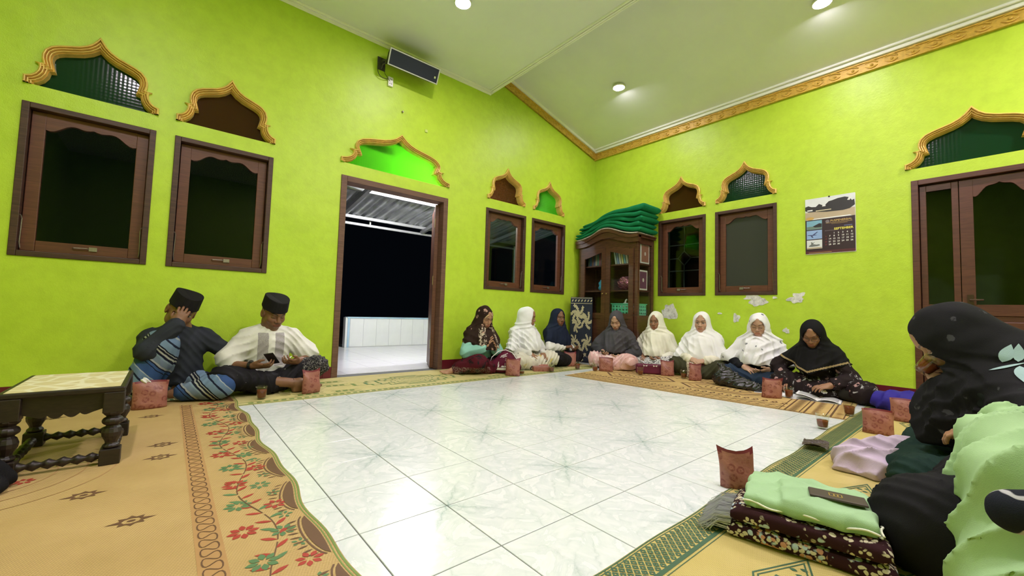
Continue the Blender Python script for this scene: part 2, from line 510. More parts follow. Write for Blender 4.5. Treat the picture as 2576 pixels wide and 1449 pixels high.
for q in (rect(RD1 - .05, RD1, 0, DZ), rect(RD0, RD0 + .05, 0, DZ), rect(RD0 + .05, RD1 - .05, DZ - .05, DZ)):
    MB().prism(q, mpR, -.012, .15).obj('frame_bar', DKW, rd, bevel=.004)
# narrow leaf (far) and broad leaf (near)
def leaf(y0, y1, z0, z1, st, rail, name, curved):
    l = MB()
    for q in (rect(y0, y0 + st, z0, z1), rect(y1 - st, y1, z0, z1), rect(y0 + st, y1 - st, z0, z0 + rail), rect(y0 + st, y1 - st, .83, .83 + .10)):
        l.prism(q, mpR, .03, .07)
    top = []
    a, b = y0 + st, y1 - st
    for i in range(21):
        u = -1 + i / 10
        d = .06 + (.10 * smoothstep(.1, 1, abs(u)) + .012 * math.sin(abs(u) * 9) if curved else 0)
        top.append((a + (b - a) * (u + 1) / 2, z1 - d))
    l.prism([(a, z1), (b, z1)] + top[::-1], mpR, .03, .07)
    lo = l.obj('leaf', DKW, rd, bevel=.003)
    MB().prism(rect(a - .01, b + .01, .90, z1 - .05), mpR, .047, .052).obj('pane', PANE, lo)
    MB().prism(rect(a + .0, b - .0, z0 + rail, .83), mpR, .040, .060).obj('panel', DKW, lo, bevel=.006)
    if curved:
        MB().prism(rect(a + .04, b - .04, z0 + rail + .05, .78), mpR, .030, .045).obj('panel', DKW, lo, bevel=.01)
    return lo
leaf(.215, RD1 - .055, .012, DZ - .06, .045, .10, 'leaf', False)
nl = leaf(RD0 + .055, .21, .012, DZ - .06, .085, .16, 'leaf', True)
mb = MB(); mb.prism(rect(.14, .18, .86, 1.02), mpR, .022, .032); mb.tube([mpR(.16, .97, .03), mpR(.16, .97, -.02), mpR(.08, .97, -.02)], .008, 6)
mb.obj('handle', M('dark_bronze', (.08, .05, .035), .35, .5, .7), nl)
# beyond the right wall: a dim passage wall and a second window with a white grille
PASS = M('dim_passage_plaster', (.40, .38, .30), .8)
tag(MB().box((XR + 1.5, -1.5, -.05), (XR + 1.6, 4.6, 3.0)).obj('wall_passage', PASS), 'dim plaster wall of the passage seen through the glass', 'wall', kind='structure')
gr = thing('grille_window', 'white diamond grille of a neighbouring window seen through glass', 'grille', (XR + 1.472, 3.60, 1.22))
GW = M('white_grille_paint', (.72, .74, .74), .5)
mb = MB()
for yy in (-.30, .30): mb.box((-.02, yy - .02, .0), (.02, yy + .02, 1.15))
for zz in (0, 1.13): mb.box((-.02, -.30, zz), (.02, .30, zz + .03))
mb.obj('grille_frame', GW, gr)
MB().box((.021, -.31, -.01), (.027, .31, 1.17)).obj('dark_pane', M('black_night_pane', (.01, .012, .014), .1), gr)
mb = MB()
for zz in (.33, .80): mb.box((-.008, -.28, zz), (.008, .28, zz + .018))
for s in (-1, 1):
    for t in (-1, 1):
        mb.tube([(0, 0, .565 + t * .13), (0, s * .12, .565)], .009, 5)
    mb.tube([(0, s * .12, .565), (0, s * .28, .565)], .009, 5)
    mb.tube([(0, 0, .565 + s * .13), (0, 0, .565 + s * .56)], .009, 5)
mb.obj('grille_bars', GW, gr)
# floor slab and tiles
def tilemat():
    m, nt, b = mat0('white_marble_tile', .2, .45)
    co = OBJ(nt)
    sx = NN(nt, 'SeparateXYZ', {0: co})
    wob = NOISE(nt, co, 7, 5, .65)
    wob2 = NOISE(nt, NN(nt, 'Mapping', {'Vector': co, 'Location': (3, 1, 0)}).outputs[0], 16, 4, .6)
    dg = MT(nt, 'SUBTRACT', sx.outputs[0], sx.outputs[1])
    dd = MT(nt, 'ADD', dg, MT(nt, 'ADD', MT(nt, 'MULTIPLY', MT(nt, 'SUBTRACT', wob, .5), .24), MT(nt, 'MULTIPLY', MT(nt, 'SUBTRACT', wob2, .5), .06)))
    v1 = RAMP(nt, MT(nt, 'ABSOLUTE', dd), [(0, G(1)), (.006, G(.5)), (.025, G(.10)), (.06, G(0))])
    rx = MT(nt, 'ADD', sx.outputs[0], TW / 2); ry = MT(nt, 'ADD', sx.outputs[1], TW / 2)
    rr = MT(nt, 'SQRT', MT(nt, 'ADD', MT(nt, 'MULTIPLY', rx, rx), MT(nt, 'MULTIPLY', ry, ry)))
    fade = RAMP(nt, rr, [(.02, G(1)), (.16, G(.55)), (.26, G(.12)), (.4, G(.05))])
    ray = MT(nt, 'MULTIPLY', RAMP(nt, rr, [(.0, G(1)), (.19, G(0))]), RAMP(nt, MT(nt, 'MINIMUM', MT(nt, 'ABSOLUTE', MT(nt, 'SUBTRACT', MT(nt, 'MULTIPLY', rx, .35), ry)), MT(nt, 'ABSOLUTE', MT(nt, 'SUBTRACT', MT(nt, 'MULTIPLY', ry, .35), rx))), [(0, G(.9)), (.02, G(.15)), (.05, G(0))]))
    v1 = MT(nt, 'ADD', MT(nt, 'MULTIPLY', v1, fade), MT(nt, 'MULTIPLY', ray, .4))
    vo = NN(nt, 'TexVoronoi', {'Vector': MIX(nt, .12, co, NN(nt, 'TexNoise', {'Vector': co, 'Scale': 9.0, 'Detail': 5.0}).outputs[1]), 'Scale': 6.2}, feature='DISTANCE_TO_EDGE').outputs[0]
    v2 = RAMP(nt, vo, [(0, G(.75)), (.012, G(.35)), (.05, G(.05)), (.12, G(0))])
    cl = RAMP(nt, NOISE(nt, co, 5.5, 6, .6, 1.5), [(.36, (.765, .785, .79)), (.53, (.64, .695, .69)), (.545, (.77, .79, .795)), (.64, (.70, .74, .735)), (.655, (.77, .79, .79)), (.74, (.58, .69, .665))])
    br = RAMP(nt, NOISE(nt, co, 11, 3), [(.38, G(0)), (.62, G(1))])
    vein = MT(nt, 'ADD', MT(nt, 'MULTIPLY', v1, .72), MT(nt, 'MULTIPLY', MT(nt, 'MULTIPLY', v2, br), .5))
    SETC(nt, b, MIX(nt, vein, cl, (.27, .38, .36, 1)))
    return m
TILE = tilemat()
GROUT = M('dark_grey_grout', (.16, .17, .165), .8)
fl = tag(MB().box((X0, Y0, -.12), (XR + .0, YL + .16, -.0035)).obj('floor', GROUT), 'white marble tiled floor of the prayer room', 'floor', kind='structure')
hw = TW / 2 - .0021
mb = MB()
bvl = .0012
mb.add([(-hw, -hw, -.008), (hw, -hw, -.008), (hw, hw, -.008), (-hw, hw, -.008), (-hw, -hw, -bvl), (hw, -hw, -bvl), (hw, hw, -bvl), (-hw, hw, -bvl),
        (-hw + bvl, -hw + bvl, 0), (hw - bvl, -hw + bvl, 0), (hw - bvl, hw - bvl, 0), (-hw + bvl, hw - bvl, 0)],
       [(0, 3, 2, 1), (0, 1, 5, 4), (1, 2, 6, 5), (2, 3, 7, 6), (3, 0, 4, 7), (4, 5, 9, 8), (5, 6, 10, 9), (6, 7, 11, 10), (7, 4, 8, 11), (8, 9, 10, 11)])
TM = mb.mesh('floor_tile'); TM.materials.append(TILE)
SX, SY = .859, 1.371
for i in range(-2, 12):
    for j in range(-3, 9):
        cx, cy = SX + (i + .5) * TW, SY + (j + .5) * TW
        o = fin('tile', TM, TILE, fl)
        o.location = (cx, cy, 0)
        a, b = i % 2, j % 2
        o.rotation_euler = (0, 0, {(0, 0): 0, (1, 0): math.pi / 2, (1, 1): math.pi, (0, 1): -math.pi / 2}[(a, b)])
# maroon tile skirting
RED = M('maroon_skirting_tile', (.13, .012, .022), .25, .5, 0, .15)
for nm, mp, spans, lab in (('baseboard_left', mpL, ((X0, DX0), (DX1, XR)), 'maroon tile skirting under the left wall'), ('baseboard_right', mpR, ((RD1, YL), (Y0, RD0)), 'maroon tile skirting under the right wall')):
    r = thing(nm, lab, 'skirting'); r['kind'] = 'structure'
    for a, b in spans:
        x = a
        while x < b - .02:
            e = min(x + TW, b)
            MB().prism(rect(x + .001, e - .001, 0, .115), mp, -.010, 0).obj('tile', RED, r, bevel=.002, seg=1)
            x = e
# peeling plaster patches on the right wall
def plaster():
    m, nt, b = mat0('bare_peeled_plaster', .9, .2)
    co = OBJ(nt)
    n = NOISE(nt, co, 16, 5, .7)
    SETC(nt, b, RAMP(nt, n, [(.30, (.28, .28, .28)), (.48, (.66, .66, .63)), (.7, (.88, .88, .84))]))
    BUMP(nt, b, n, .5, .01)
    return m
PLA = plaster()
def blob(cx, cy, w, h, seed, n=24, jag=.22):
    rnd = random.Random(seed)
    r = [1 + rnd.uniform(-jag, jag) for _ in range(n)]
    r = [(r[i - 1] + 2 * r[i] + r[(i + 1) % n]) / 4 * (1 + .10 * math.sin(3 * 6.283 * i / n + seed)) for i in range(n)]
    return [(cx + w / 2 * math.cos(2 * math.pi * i / n) * r[i], cy + h / 2 * math.sin(2 * math.pi * i / n) * r[i]) for i in range(n)]
for i, (cy, cz, w, h) in enumerate([(3.06, .80, .24, .22), (1.98, 1.005, .16, .06), (1.90, .965, .22, .13), (2.155, .745, .08, .11), (1.475, 1.03, .11, .07), (1.51, .985, .16, .09), (1.605, .615, .06, .06), (2.36, .80, .05, .03), (1.72, 1.0, .05, .03), (2.62, .70, .05, .02)]):
    mb = MB().prism(blob(cy, cz, w, h, 40 + i, 26, .45), mpR, -.0022 - .0005 * i, .002)
    mb.obj('peeled_patch', PLA, wr)
# ceiling bulbs
BULB = emis('white_bulb_glow', (1.0, .87, .98), LAMP * .68)
BULB2 = emis('bright_bulb_glow', (1.0, .87, .98), LAMP * 2.0)
WHITEP = M('white_plastic', (.80, .80, .78), .35)
lamps = [((2.037, 3.304, ZS), 'round white bulb on the flat ceiling above the speaker side'), ((4.49, 3.23, slz(4.49)), 'glowing bulb on the sloping ceiling nearest the corner'),
         ((4.61, 1.013, slz(4.61)), 'glowing bulb on the sloping ceiling at the top right'), ((2.04, .95, ZS), 'white bulb on the flat ceiling above the tiled floor'),
         ((-.45, 1.6, ZS), 'white bulb on the flat ceiling over the left mat'), ((2.04, -1.4, ZS), 'white bulb on the flat ceiling behind the camera'), ((4.61, -1.2, slz(4.61)), 'white bulb on the slope beyond the right edge')]
for li, ((x, y, z), lb) in enumerate(lamps):
    r = thing('ceiling_lamp', lb, 'lamp', (x, y, z), 0, 'ceiling bulbs')
    MB().lathe([(.0, -.018), (.05, -.018), (.056, -.006), (.056, .004), (0, .004)], (0, 0, 0), 16).obj('fitting', WHITEP, r, True)
    MB().lathe([(.075, -.034), (.083, -.030), (.086, -.016), (.050, -.016), (.050, -.026), (.073, -.030), (.075, -.034)], (0, 0, 0), 24, cap=False).obj('rim', WHITEP, r, True)
    MB().lathe([(.001, -.0325), (.072, -.0315), (.072, -.0300), (.001, -.0300)], (0, 0, 0), 24).obj('bulb', BULB if li < 3 else BULB2, r)
# ---------------------------------------------------------------- porch outside the doorway
PT = M('porch_white_tile', (.80, .80, .83), .18, .5, 0, .04)
PG = M('porch_grout', (.55, .55, .57), .8)
pf = tag(MB().box((X0, YL + .16, -.12), (7.5, 8.3, -.004)).obj('floor_porch', PG), 'white tiled porch floor outside the doorway', 'floor', kind='structure')
mb = MB().box((-.198, -.198, -.006), (.198, .198, 0)); PTM = mb.mesh('porch_tile'); PTM.materials.append(PT)
for i in range(9):
    for j in range(9):
        fin('tile', PTM, PT, pf, False, (1.35 + i * .4, YL + .36 + j * .4, 0))
yb = 7.60
pw = tag(MB().box((2.53, yb + .006, 0), (7.0, yb + .12, .535)).obj('wall_porch', PG), 'low white tiled porch wall with pale blue edge', 'wall', kind='structure')
x = 2.56
PWT = MB().prism(rect(0, .243, .012, .525), lambda u, v, t: (u, t, v), 0, .006).mesh('porch_wall_tile'); PWT.materials.append(PT)
while x < 6.0:
    fin('tile', PWT, PT, pw, False, (x, yb, 0)); x += .247
BLUE = M('pale_blue_edge', (.42, .60, .78), .4)
MB().box((2.50, yb - .012, .527), (7.0, yb + .13, .553)).obj('cap_edge', BLUE, pw, bevel=.004)
MB().box((2.515, yb - .006, 0), (2.552, yb + .12, .53)).obj('end_edge', BLUE, pw, bevel=.004)
MB().box((2.475, yb - .003, 0), (2.514, yb + .12, .545)).obj('end_edge', PT, pw, bevel=.004)
# corrugated porch roof on steel rafters
ZINC = M('zinc_roof_sheet', (.52, .53, .55), .38, .5, .75, .25, 5, .2, 30)
STL = M('grey_steel_profile', (.22, .22, .23), .5, .5, .4)
pr = thing('porch_roof', 'corrugated zinc roof over the porch seen through the doorway', 'roof', (0, YL + .2, 0))
def rz(y): return 2.62 - .17 * (y - 0)
mb = MB()
nx = 240
def cf(u, v):
    x = 1.0 + 5.2 * u; y = .0 + 2.35 * v
    ph = (x / .20) % 1
    c = .032 * (1 if ph < .28 else 0) + .006 * math.sin(x * 60)
    return (x, y, 2.60 - .145 * y + c)
mb.grid(cf, nx * 2, 3)
mb.obj('roof_sheet', ZINC, pr)
for y in (.25, 1.15, 2.25):
    MB().box((1.0, y - .02, 2.60 - .145 * y - .05), (6.2, y + .02, 2.60 - .145 * y - .002)).obj('purlin', STL, pr)
for x in (1.1, 2.05, 3.6, 5.2):
    mb = MB(); a, b = .0, 2.35
    mb.add([(x - .025, a, 2.49 - .145 * a), (x + .025, a, 2.49 - .145 * a), (x + .025, b, 2.49 - .145 * b), (x - .025, b, 2.49 - .145 * b), (x - .025, a, 2.55 - .145 * a), (x + .025, a, 2.55 - .145 * a), (x + .025, b, 2.55 - .145 * b), (x - .025, b, 2.55 - .145 * b)],
           [(0, 3, 2, 1), (4, 5, 6, 7), (0, 1, 5, 4), (1, 2, 6, 5), (2, 3, 7, 6), (3, 0, 4, 7)])
    mb.obj('rafter', STL, pr)
MB().box((1.0, 2.33, 2.13), (6.2, 2.37, 2.17)).obj('edge_beam', STL, pr)
for x in (1.15, 2.6, 4.3): MB().box((x, 2.335, 2.17), (x + .025, 2.365, 2.26)).obj('edge_post', STL, pr)
for x in (1.03, 5.9): MB().cyl((x, 2.30, 0), (x, 2.30, 2.2), .03).obj('pole', STL, pr)
tl = thing('porch_lamp', 'white tube lamp fixed under the porch roof', 'lamp', (2.95, YL + .72, 2.36))
MB().box((-.45, -.03, .03), (.45, .03, .06)).obj('lamp_housing', WHITEP, tl)
MB().cyl((-.42, 0, .012), (.42, 0, .012), .014, None, 10).obj('tube', emis('porch_tube_glow', (.95, .93, 1.0), 950.0), tl)
pl = thing('grille_fill_lamp', 'small bulb added out of view to light the grille behind the windows', 'lamp', (XR + 1.49, 3.0, 2.65))  # added bulb that brightens the grille; no lamp is seen there
MB().cyl((0, 0, 0), (.008, 0, 0), .04, None, 14).obj('fitting', WHITEP, pl)
MB().lathe([(.001, -.05), (.02, -.045), (.03, -.028), (.026, -.01), (.015, 0), (.001, 0)], (-.03, 0, .02), 12).obj('bulb', emis('grille_fill_glow', (1, .93, .85), 30.0), pl, True)
# dark yard beyond the porch with a faint heap
YARD = M('dark_earth_yard', (.035, .032, .028), .95)
tag(MB().box((-6, 8.3, -.35), (16, 22, -.30)).obj('ground_yard', YARD), 'dark ground of the yard at night', 'ground', kind='structure')
# ---------------------------------------------------------------- loudspeaker, sockets, wires on the left wall
BLK = M('black_speaker_vinyl', (.022, .022, .022), .6, .4, 0, .2, 30, .2, 200)
GRL = M('dark_blue_grille_cloth', (.020, .026, .036), .75, .3, 0, .25, 260, .5, 500, .002)
ALU = M('pale_grey_edging', (.50, .51, .47), .4, .5, .3)
sp = thing('loudspeaker', 'long black box loudspeaker hung on the left wall under the ceiling', 'loudspeaker', (2.0, 4.235, 3.505))
spR = Matrix.Rotation(math.radians(24), 4, 'X') @ Matrix.Rotation(math.radians(-1.5), 4, 'Z')
sp.rotation_euler = spR.to_euler()
W2, H2, D2 = .305, .088, .18
MB().add([(-W2, 0, -H2), (W2, 0, -H2), (W2, 0, H2), (-W2, 0, H2), (-W2 + .04, D2, -H2 + .02), (W2 - .04, D2, -H2 + .02), (W2 - .04, D2, H2 - .03), (-W2 + .04, D2, H2 - .03)],
         [(0, 1, 2, 3), (5, 4, 7, 6), (0, 4, 5, 1), (1, 5, 6, 2), (2, 6, 7, 3), (3, 7, 4, 0)]).obj('cabinet_box', BLK, sp, bevel=.006)
MB().box((-W2 + .012, -.008, -H2 + .012), (W2 - .012, .002, H2 - .012)).obj('grille', GRL, sp, bevel=.003)
for q in (((-W2, -.010, -H2), (W2, .006, -H2 + .012)), ((-W2, -.010, H2 - .012), (W2, .006, H2)), ((-W2, -.010, -H2 + .012), (-W2 + .012, .006, H2 - .012)), ((W2 - .012, -.010, -H2 + .012), (W2, .006, H2 - .012))):
    MB().box(*q).obj('edge_strip', ALU, sp)
MB().box((W2 - .055, -.012, -H2 + .055), (W2 - .037, -.007, -H2 + .078)).obj('badge', M('silver_badge', (.7, .7, .7), .3, .5, .8), sp)
br = thing('speaker_bracket', 'steel wall bracket holding the loudspeaker', 'bracket', (1.70, YL, 3.50))
DST = M('dark_bracket_steel', (.09, .085, .075), .5, .5, .5)
MB().box((-.045, -.006, -.06), (.045, 0, .09)).obj('wall_plate', DST, br, bevel=.002)
MB().tube([(0, -.005, .03), (.0, -.06, .035), (.05, -.10, .03)], .011, 6).obj('arm', DST, br)
MB().tube([(0, -.005, -.04), (.0, -.05, -.01), (.05, -.09, .02)], .008, 6).obj('arm', DST, br)
mb = MB().box((1.785, YL - .022, 3.292), (1.845, YL, 3.40)); 
ws = thing('wall_socket', 'white double wall socket below the loudspeaker', 'socket', (1.813, YL, 3.345))
MB().box((-.03, -.024, -.055), (.03, 0, .055)).obj('plate', WHITEP, ws, bevel=.004)
for z in (-.025, .025):
    mb = MB()
    for s in (-1, 1): mb.cyl((s * .010, -.0245, z), (s * .010, -.022, z), .0055, None, 8)
    mb.obj('socket_holes', M('black_holes', (.01, .01, .01)), ws)
pts = []
for i in range(25):
    t = i / 24
    pts.append((1.665 - .035 * math.sin(t * 2.6) + .13 * t ** 2.2, YL - .02 - .02 * math.sin(t * 3), 3.52 - .19 * math.sin(t * 1.9) + .02 * t))
tag(MB().tube(pts, .0042, 6).obj('speaker_cable', M('dark_green_cable', (.05, .07, .02), .5)), 'dark cable looping from the loudspeaker to the socket', 'cable')
tag(MB().tube([(1.80, YL - .03, 3.345), (1.775, YL - .025, 3.37), (1.74, YL - .012, 3.42), (1.735, YL - .03, 3.50)], .003, 6).obj('speaker_cable', M('dark_green_cable', (.05, .07, .02))), 'short cable hanging straight into the white socket', 'cable')
tag(MB().box((2.28, YL - .012, 2.90), (2.316, YL, 2.935)).obj('junction_box', M('lime_painted_plastic', (.60, .72, .20), .5), bevel=.004), 'small square cover plate above the doorway arch', 'cover plate')
tag(MB().cyl((1.979, YL - .025, 3.049), (1.979, YL, 3.049), .009, .012, 8).obj('wall_hook', STEEL), 'small metal hook on the wall above the doorway arch', 'hook')
# ---------------------------------------------------------------- signed-distance modelling for figures and cloth
def V3(*a): return np.array(a, float)
class Sdf:
    def __init__(s): s.ops = []
    def rc(s, a, b, ra, rb=None, k=.03, mode=1):
        s.ops.append(('rc', V3(*a), V3(*b), ra, ra if rb is None else rb, k, mode)); return s
    def ch(s, pts, rad, k=.03, mode=1):
        for i in range(len(pts) - 1): s.rc(pts[i], pts[i + 1], rad[i], rad[i + 1], k, mode)
        return s
    def el(s, c, r, R=None, k=.03, mode=1):
        s.ops.append(('el', V3(*c), V3(*r), np.eye(3) if R is None else np.array(R, float), 0, k, mode)); return s
    def bx(s, c, hb, R=None, rad=.02, k=.03, mode=1):
        s.ops.append(('bx', V3(*c), V3(*hb), np.eye(3) if R is None else np.array(R, float), rad, k, mode)); return s
    def bounds(s):
        lo = np.full(3, 9.); hi = -lo
        for o in s.ops:
            if o[-1] != 1: continue
            l, h = s._bb(o); lo = np.minimum(lo, l); hi = np.maximum(hi, h)
        return lo, hi
    @staticmethod
    def _bb(o):
        if o[0] == 'rc':
            r = max(o[3], o[4]); return np.minimum(o[1], o[2]) - r, np.maximum(o[1], o[2]) + r
        if o[0] == 'el':
            e = np.sqrt(((o[3] * o[2][None, :]) ** 2).sum(1)); return o[1] - e, o[1] + e
        e = np.abs(o[3]) @ o[2] + o[4]; return o[1] - e, o[1] + e
    def field(s, lo, hi, h):
        n = np.ceil((hi - lo) / h).astype(int) + 1
        F = np.full(n, 1.0, np.float32)
        ax = [lo[i] + h * np.arange(n[i]) for i in range(3)]
        for o in s.ops:
            k = o[-2]; l, u = s._bb(o); m = k + 2.5 * h
            i0 = np.maximum(np.floor((l - m - lo) / h).astype(int), 0); i1 = np.minimum(np.ceil((u + m - lo) / h).astype(int) + 1, n)
            if (i1 <= i0).any(): continue
            sl = tuple(slice(i0[i], i1[i]) for i in range(3))
            X = ax[0][sl[0]][:, None, None]; Y = ax[1][sl[1]][None, :, None]; Z = ax[2][sl[2]][None, None, :]
            if o[0] == 'rc':
                a, b, ra, rb = o[1:5]; d = b - a; L2 = max(float(d @ d), 1e-12)
                t = np.clip(((X - a[0]) * d[0] + (Y - a[1]) * d[1] + (Z - a[2]) * d[2]) / L2, 0, 1)
                D = np.sqrt((X - a[0] - t * d[0]) ** 2 + (Y - a[1] - t * d[1]) ** 2 + (Z - a[2] - t * d[2]) ** 2) - (ra + (rb - ra) * t)
            else:
                c, r, R = o[1:4]
                x, y, z = X - c[0], Y - c[1], Z - c[2]
                q = [x * R[0, i] + y * R[1, i] + z * R[2, i] for i in range(3)]
                if o[0] == 'el':
                    k0 = np.sqrt(sum((q[i] / r[i]) ** 2 for i in range(3))); k1 = np.sqrt(sum((q[i] / r[i] ** 2) ** 2 for i in range(3))) + 1e-9
                    D = k0 * (k0 - 1) / k1
                else:
                    w = [np.abs(q[i]) - r[i] for i in range(3)]
                    D = np.sqrt(sum(np.maximum(a, 0) ** 2 for a in w)) + np.minimum(np.maximum(np.maximum(w[0], w[1]), w[2]), 0) - o[4]
            A = F[sl]
            if o[-1] == 1:
                hh = np.maximum(k - np.abs(A - D), 0) / max(k, 1e-6)
                F[sl] = np.minimum(A, D) - hh * hh * k * .25
            else:
                hh = np.maximum(k - np.abs(A + D), 0) / max(k, 1e-6)
                F[sl] = np.maximum(A, -D) + hh * hh * k * .25
        return F, ax
def surfnet(F, lo, h):
    S = F < 0
    c = np.zeros(tuple(d - 1 for d in F.shape), np.uint8)
    OF = [(i, j, k) for i in (0, 1) for j in (0, 1) for k in (0, 1)]
    for i, j, k in OF:
        c += S[i:i + c.shape[0], j:j + c.shape[1], k:k + c.shape[2]]
    idx = np.argwhere((c > 0) & (c < 8))
    if not len(idx): return np.zeros((0, 3)), np.zeros((0, 4), int)
    vid = np.full(c.shape, -1, np.int32); vid[tuple(idx.T)] = np.arange(len(idx))
    val = {o: F[idx[:, 0] + o[0], idx[:, 1] + o[1], idx[:, 2] + o[2]] for o in OF}
    acc = np.zeros((len(idx), 3)); cnt = np.zeros(len(idx))
    for a in OF:
        for x in range(3):
            if a[x]: continue
            b = tuple(1 if i == x else a[i] for i in range(3))
            va, vb = val[a], val[b]; m = (va < 0) != (vb < 0)
            t = np.where(m, va / np.where(m, va - vb, 1), 0)
            p = np.array(a, float)[None, :] + np.eye(3)[x][None, :] * t[:, None]
            acc += p * m[:, None]; cnt += m
    V = np.array(lo)[None, :] + h * (idx + acc / cnt[:, None])
    Q = []
    sh = c.shape
    for x in range(3):
        y, z = (x + 1) % 3, (x + 2) % 3
        s0 = [slice(1, -1)] * 3; s1 = [slice(1, -1)] * 3
        s0[x] = slice(0, -1); s1[x] = slice(1, None)
        A = S[tuple(s0)]; B = S[tuple(s1)]
        e = np.argwhere(A != B)
        if not len(e): continue
        ins = A[tuple(e.T)]
        e = e.copy(); e[:, y] += 1; e[:, z] += 1
        def cell(dy, dz):
            q = e.copy(); q[:, y] += dy; q[:, z] += dz
            return vid[tuple(q.T)]
        q = np.stack([cell(-1, -1), cell(0, -1), cell(0, 0), cell(-1, 0)], 1)
        q[~ins] = q[~ins][:, ::-1]
        Q.append(q)
    return V, np.concatenate(Q)
def relax(V, Q, it=2, w=.5):
    e = np.concatenate([Q[:, [0, 1]], Q[:, [1, 2]], Q[:, [2, 3]], Q[:, [3, 0]]])
    for _ in range(it):
        A = np.zeros_like(V); n = np.zeros(len(V))
        for a, b in ((0, 1), (1, 0)):
            for i in range(3): A[:, i] += np.bincount(e[:, a], V[e[:, b], i], len(V))
            n += np.bincount(e[:, a], minlength=len(V))
        V = V * (1 - w) + w * A / np.maximum(n, 1)[:, None]
    return V
def quadmesh(name, V, Q, cols=None, zone=None):
    me = bpy.data.meshes.new(name)
    me.vertices.add(len(V)); me.vertices.foreach_set('co', V.astype(np.float32).ravel())
    me.loops.add(4 * len(Q)); me.loops.foreach_set('vertex_index', Q.astype(np.int32).ravel())
    me.polygons.add(len(Q)); me.polygons.foreach_set('loop_start', np.arange(0, 4 * len(Q), 4, dtype=np.int32))
    me.polygons.foreach_set('use_smooth', np.ones(len(Q), bool))
    me.update(calc_edges=True); me.validate()
    if cols is not None:
        a = me.attributes.new('Col', 'FLOAT_COLOR', 'POINT'); a.data.foreach_set('color', np.concatenate([cols, np.ones((len(V), 1))], 1).astype(np.float32).ravel())
    if zone is not None:
        a = me.attributes.new('zone', 'FLOAT', 'POINT'); a.data.foreach_set('value', zone.astype(np.float32))
    return me
def sdf_mesh(s, h, post=None, lo=None, hi=None, it=1):
    if lo is None:
        lo, hi = s.bounds(); lo = lo - .03 - 3 * h; hi = hi + .03 + 3 * h
    F, ax = s.field(np.array(lo, float), np.array(hi, float), h)
    if post is not None:
        F = post(F, ax[0][:, None, None], ax[1][None, :, None], ax[2][None, None, :]).astype(np.float32)
    F[0] = F[-1] = 1; F[:, 0] = F[:, -1] = 1; F[:, :, 0] = F[:, :, -1] = 1
    V, Q = surfnet(F, lo, h)
    if it: V = relax(V, Q, it)
    return V, Q
def clump(X, Y, Z, sc, ph=0.0):
    """cheap smooth pseudo-noise for folds"""
    return (np.sin(X * sc + 1.3 * np.sin(Y * sc * .7 + ph) + ph) + np.sin(Y * sc * 1.1 + 1.7 * np.sin(Z * sc * .8 + ph * 2)) + np.sin(Z * sc * .9 + 1.5 * np.sin(X * sc * .6 + ph * 3))) / 3
def ridge(t):
    """sharp-crested cloth fold, mean about zero"""
    return (np.abs(np.sin(t * .5)) ** .7 - .62) * 1.7
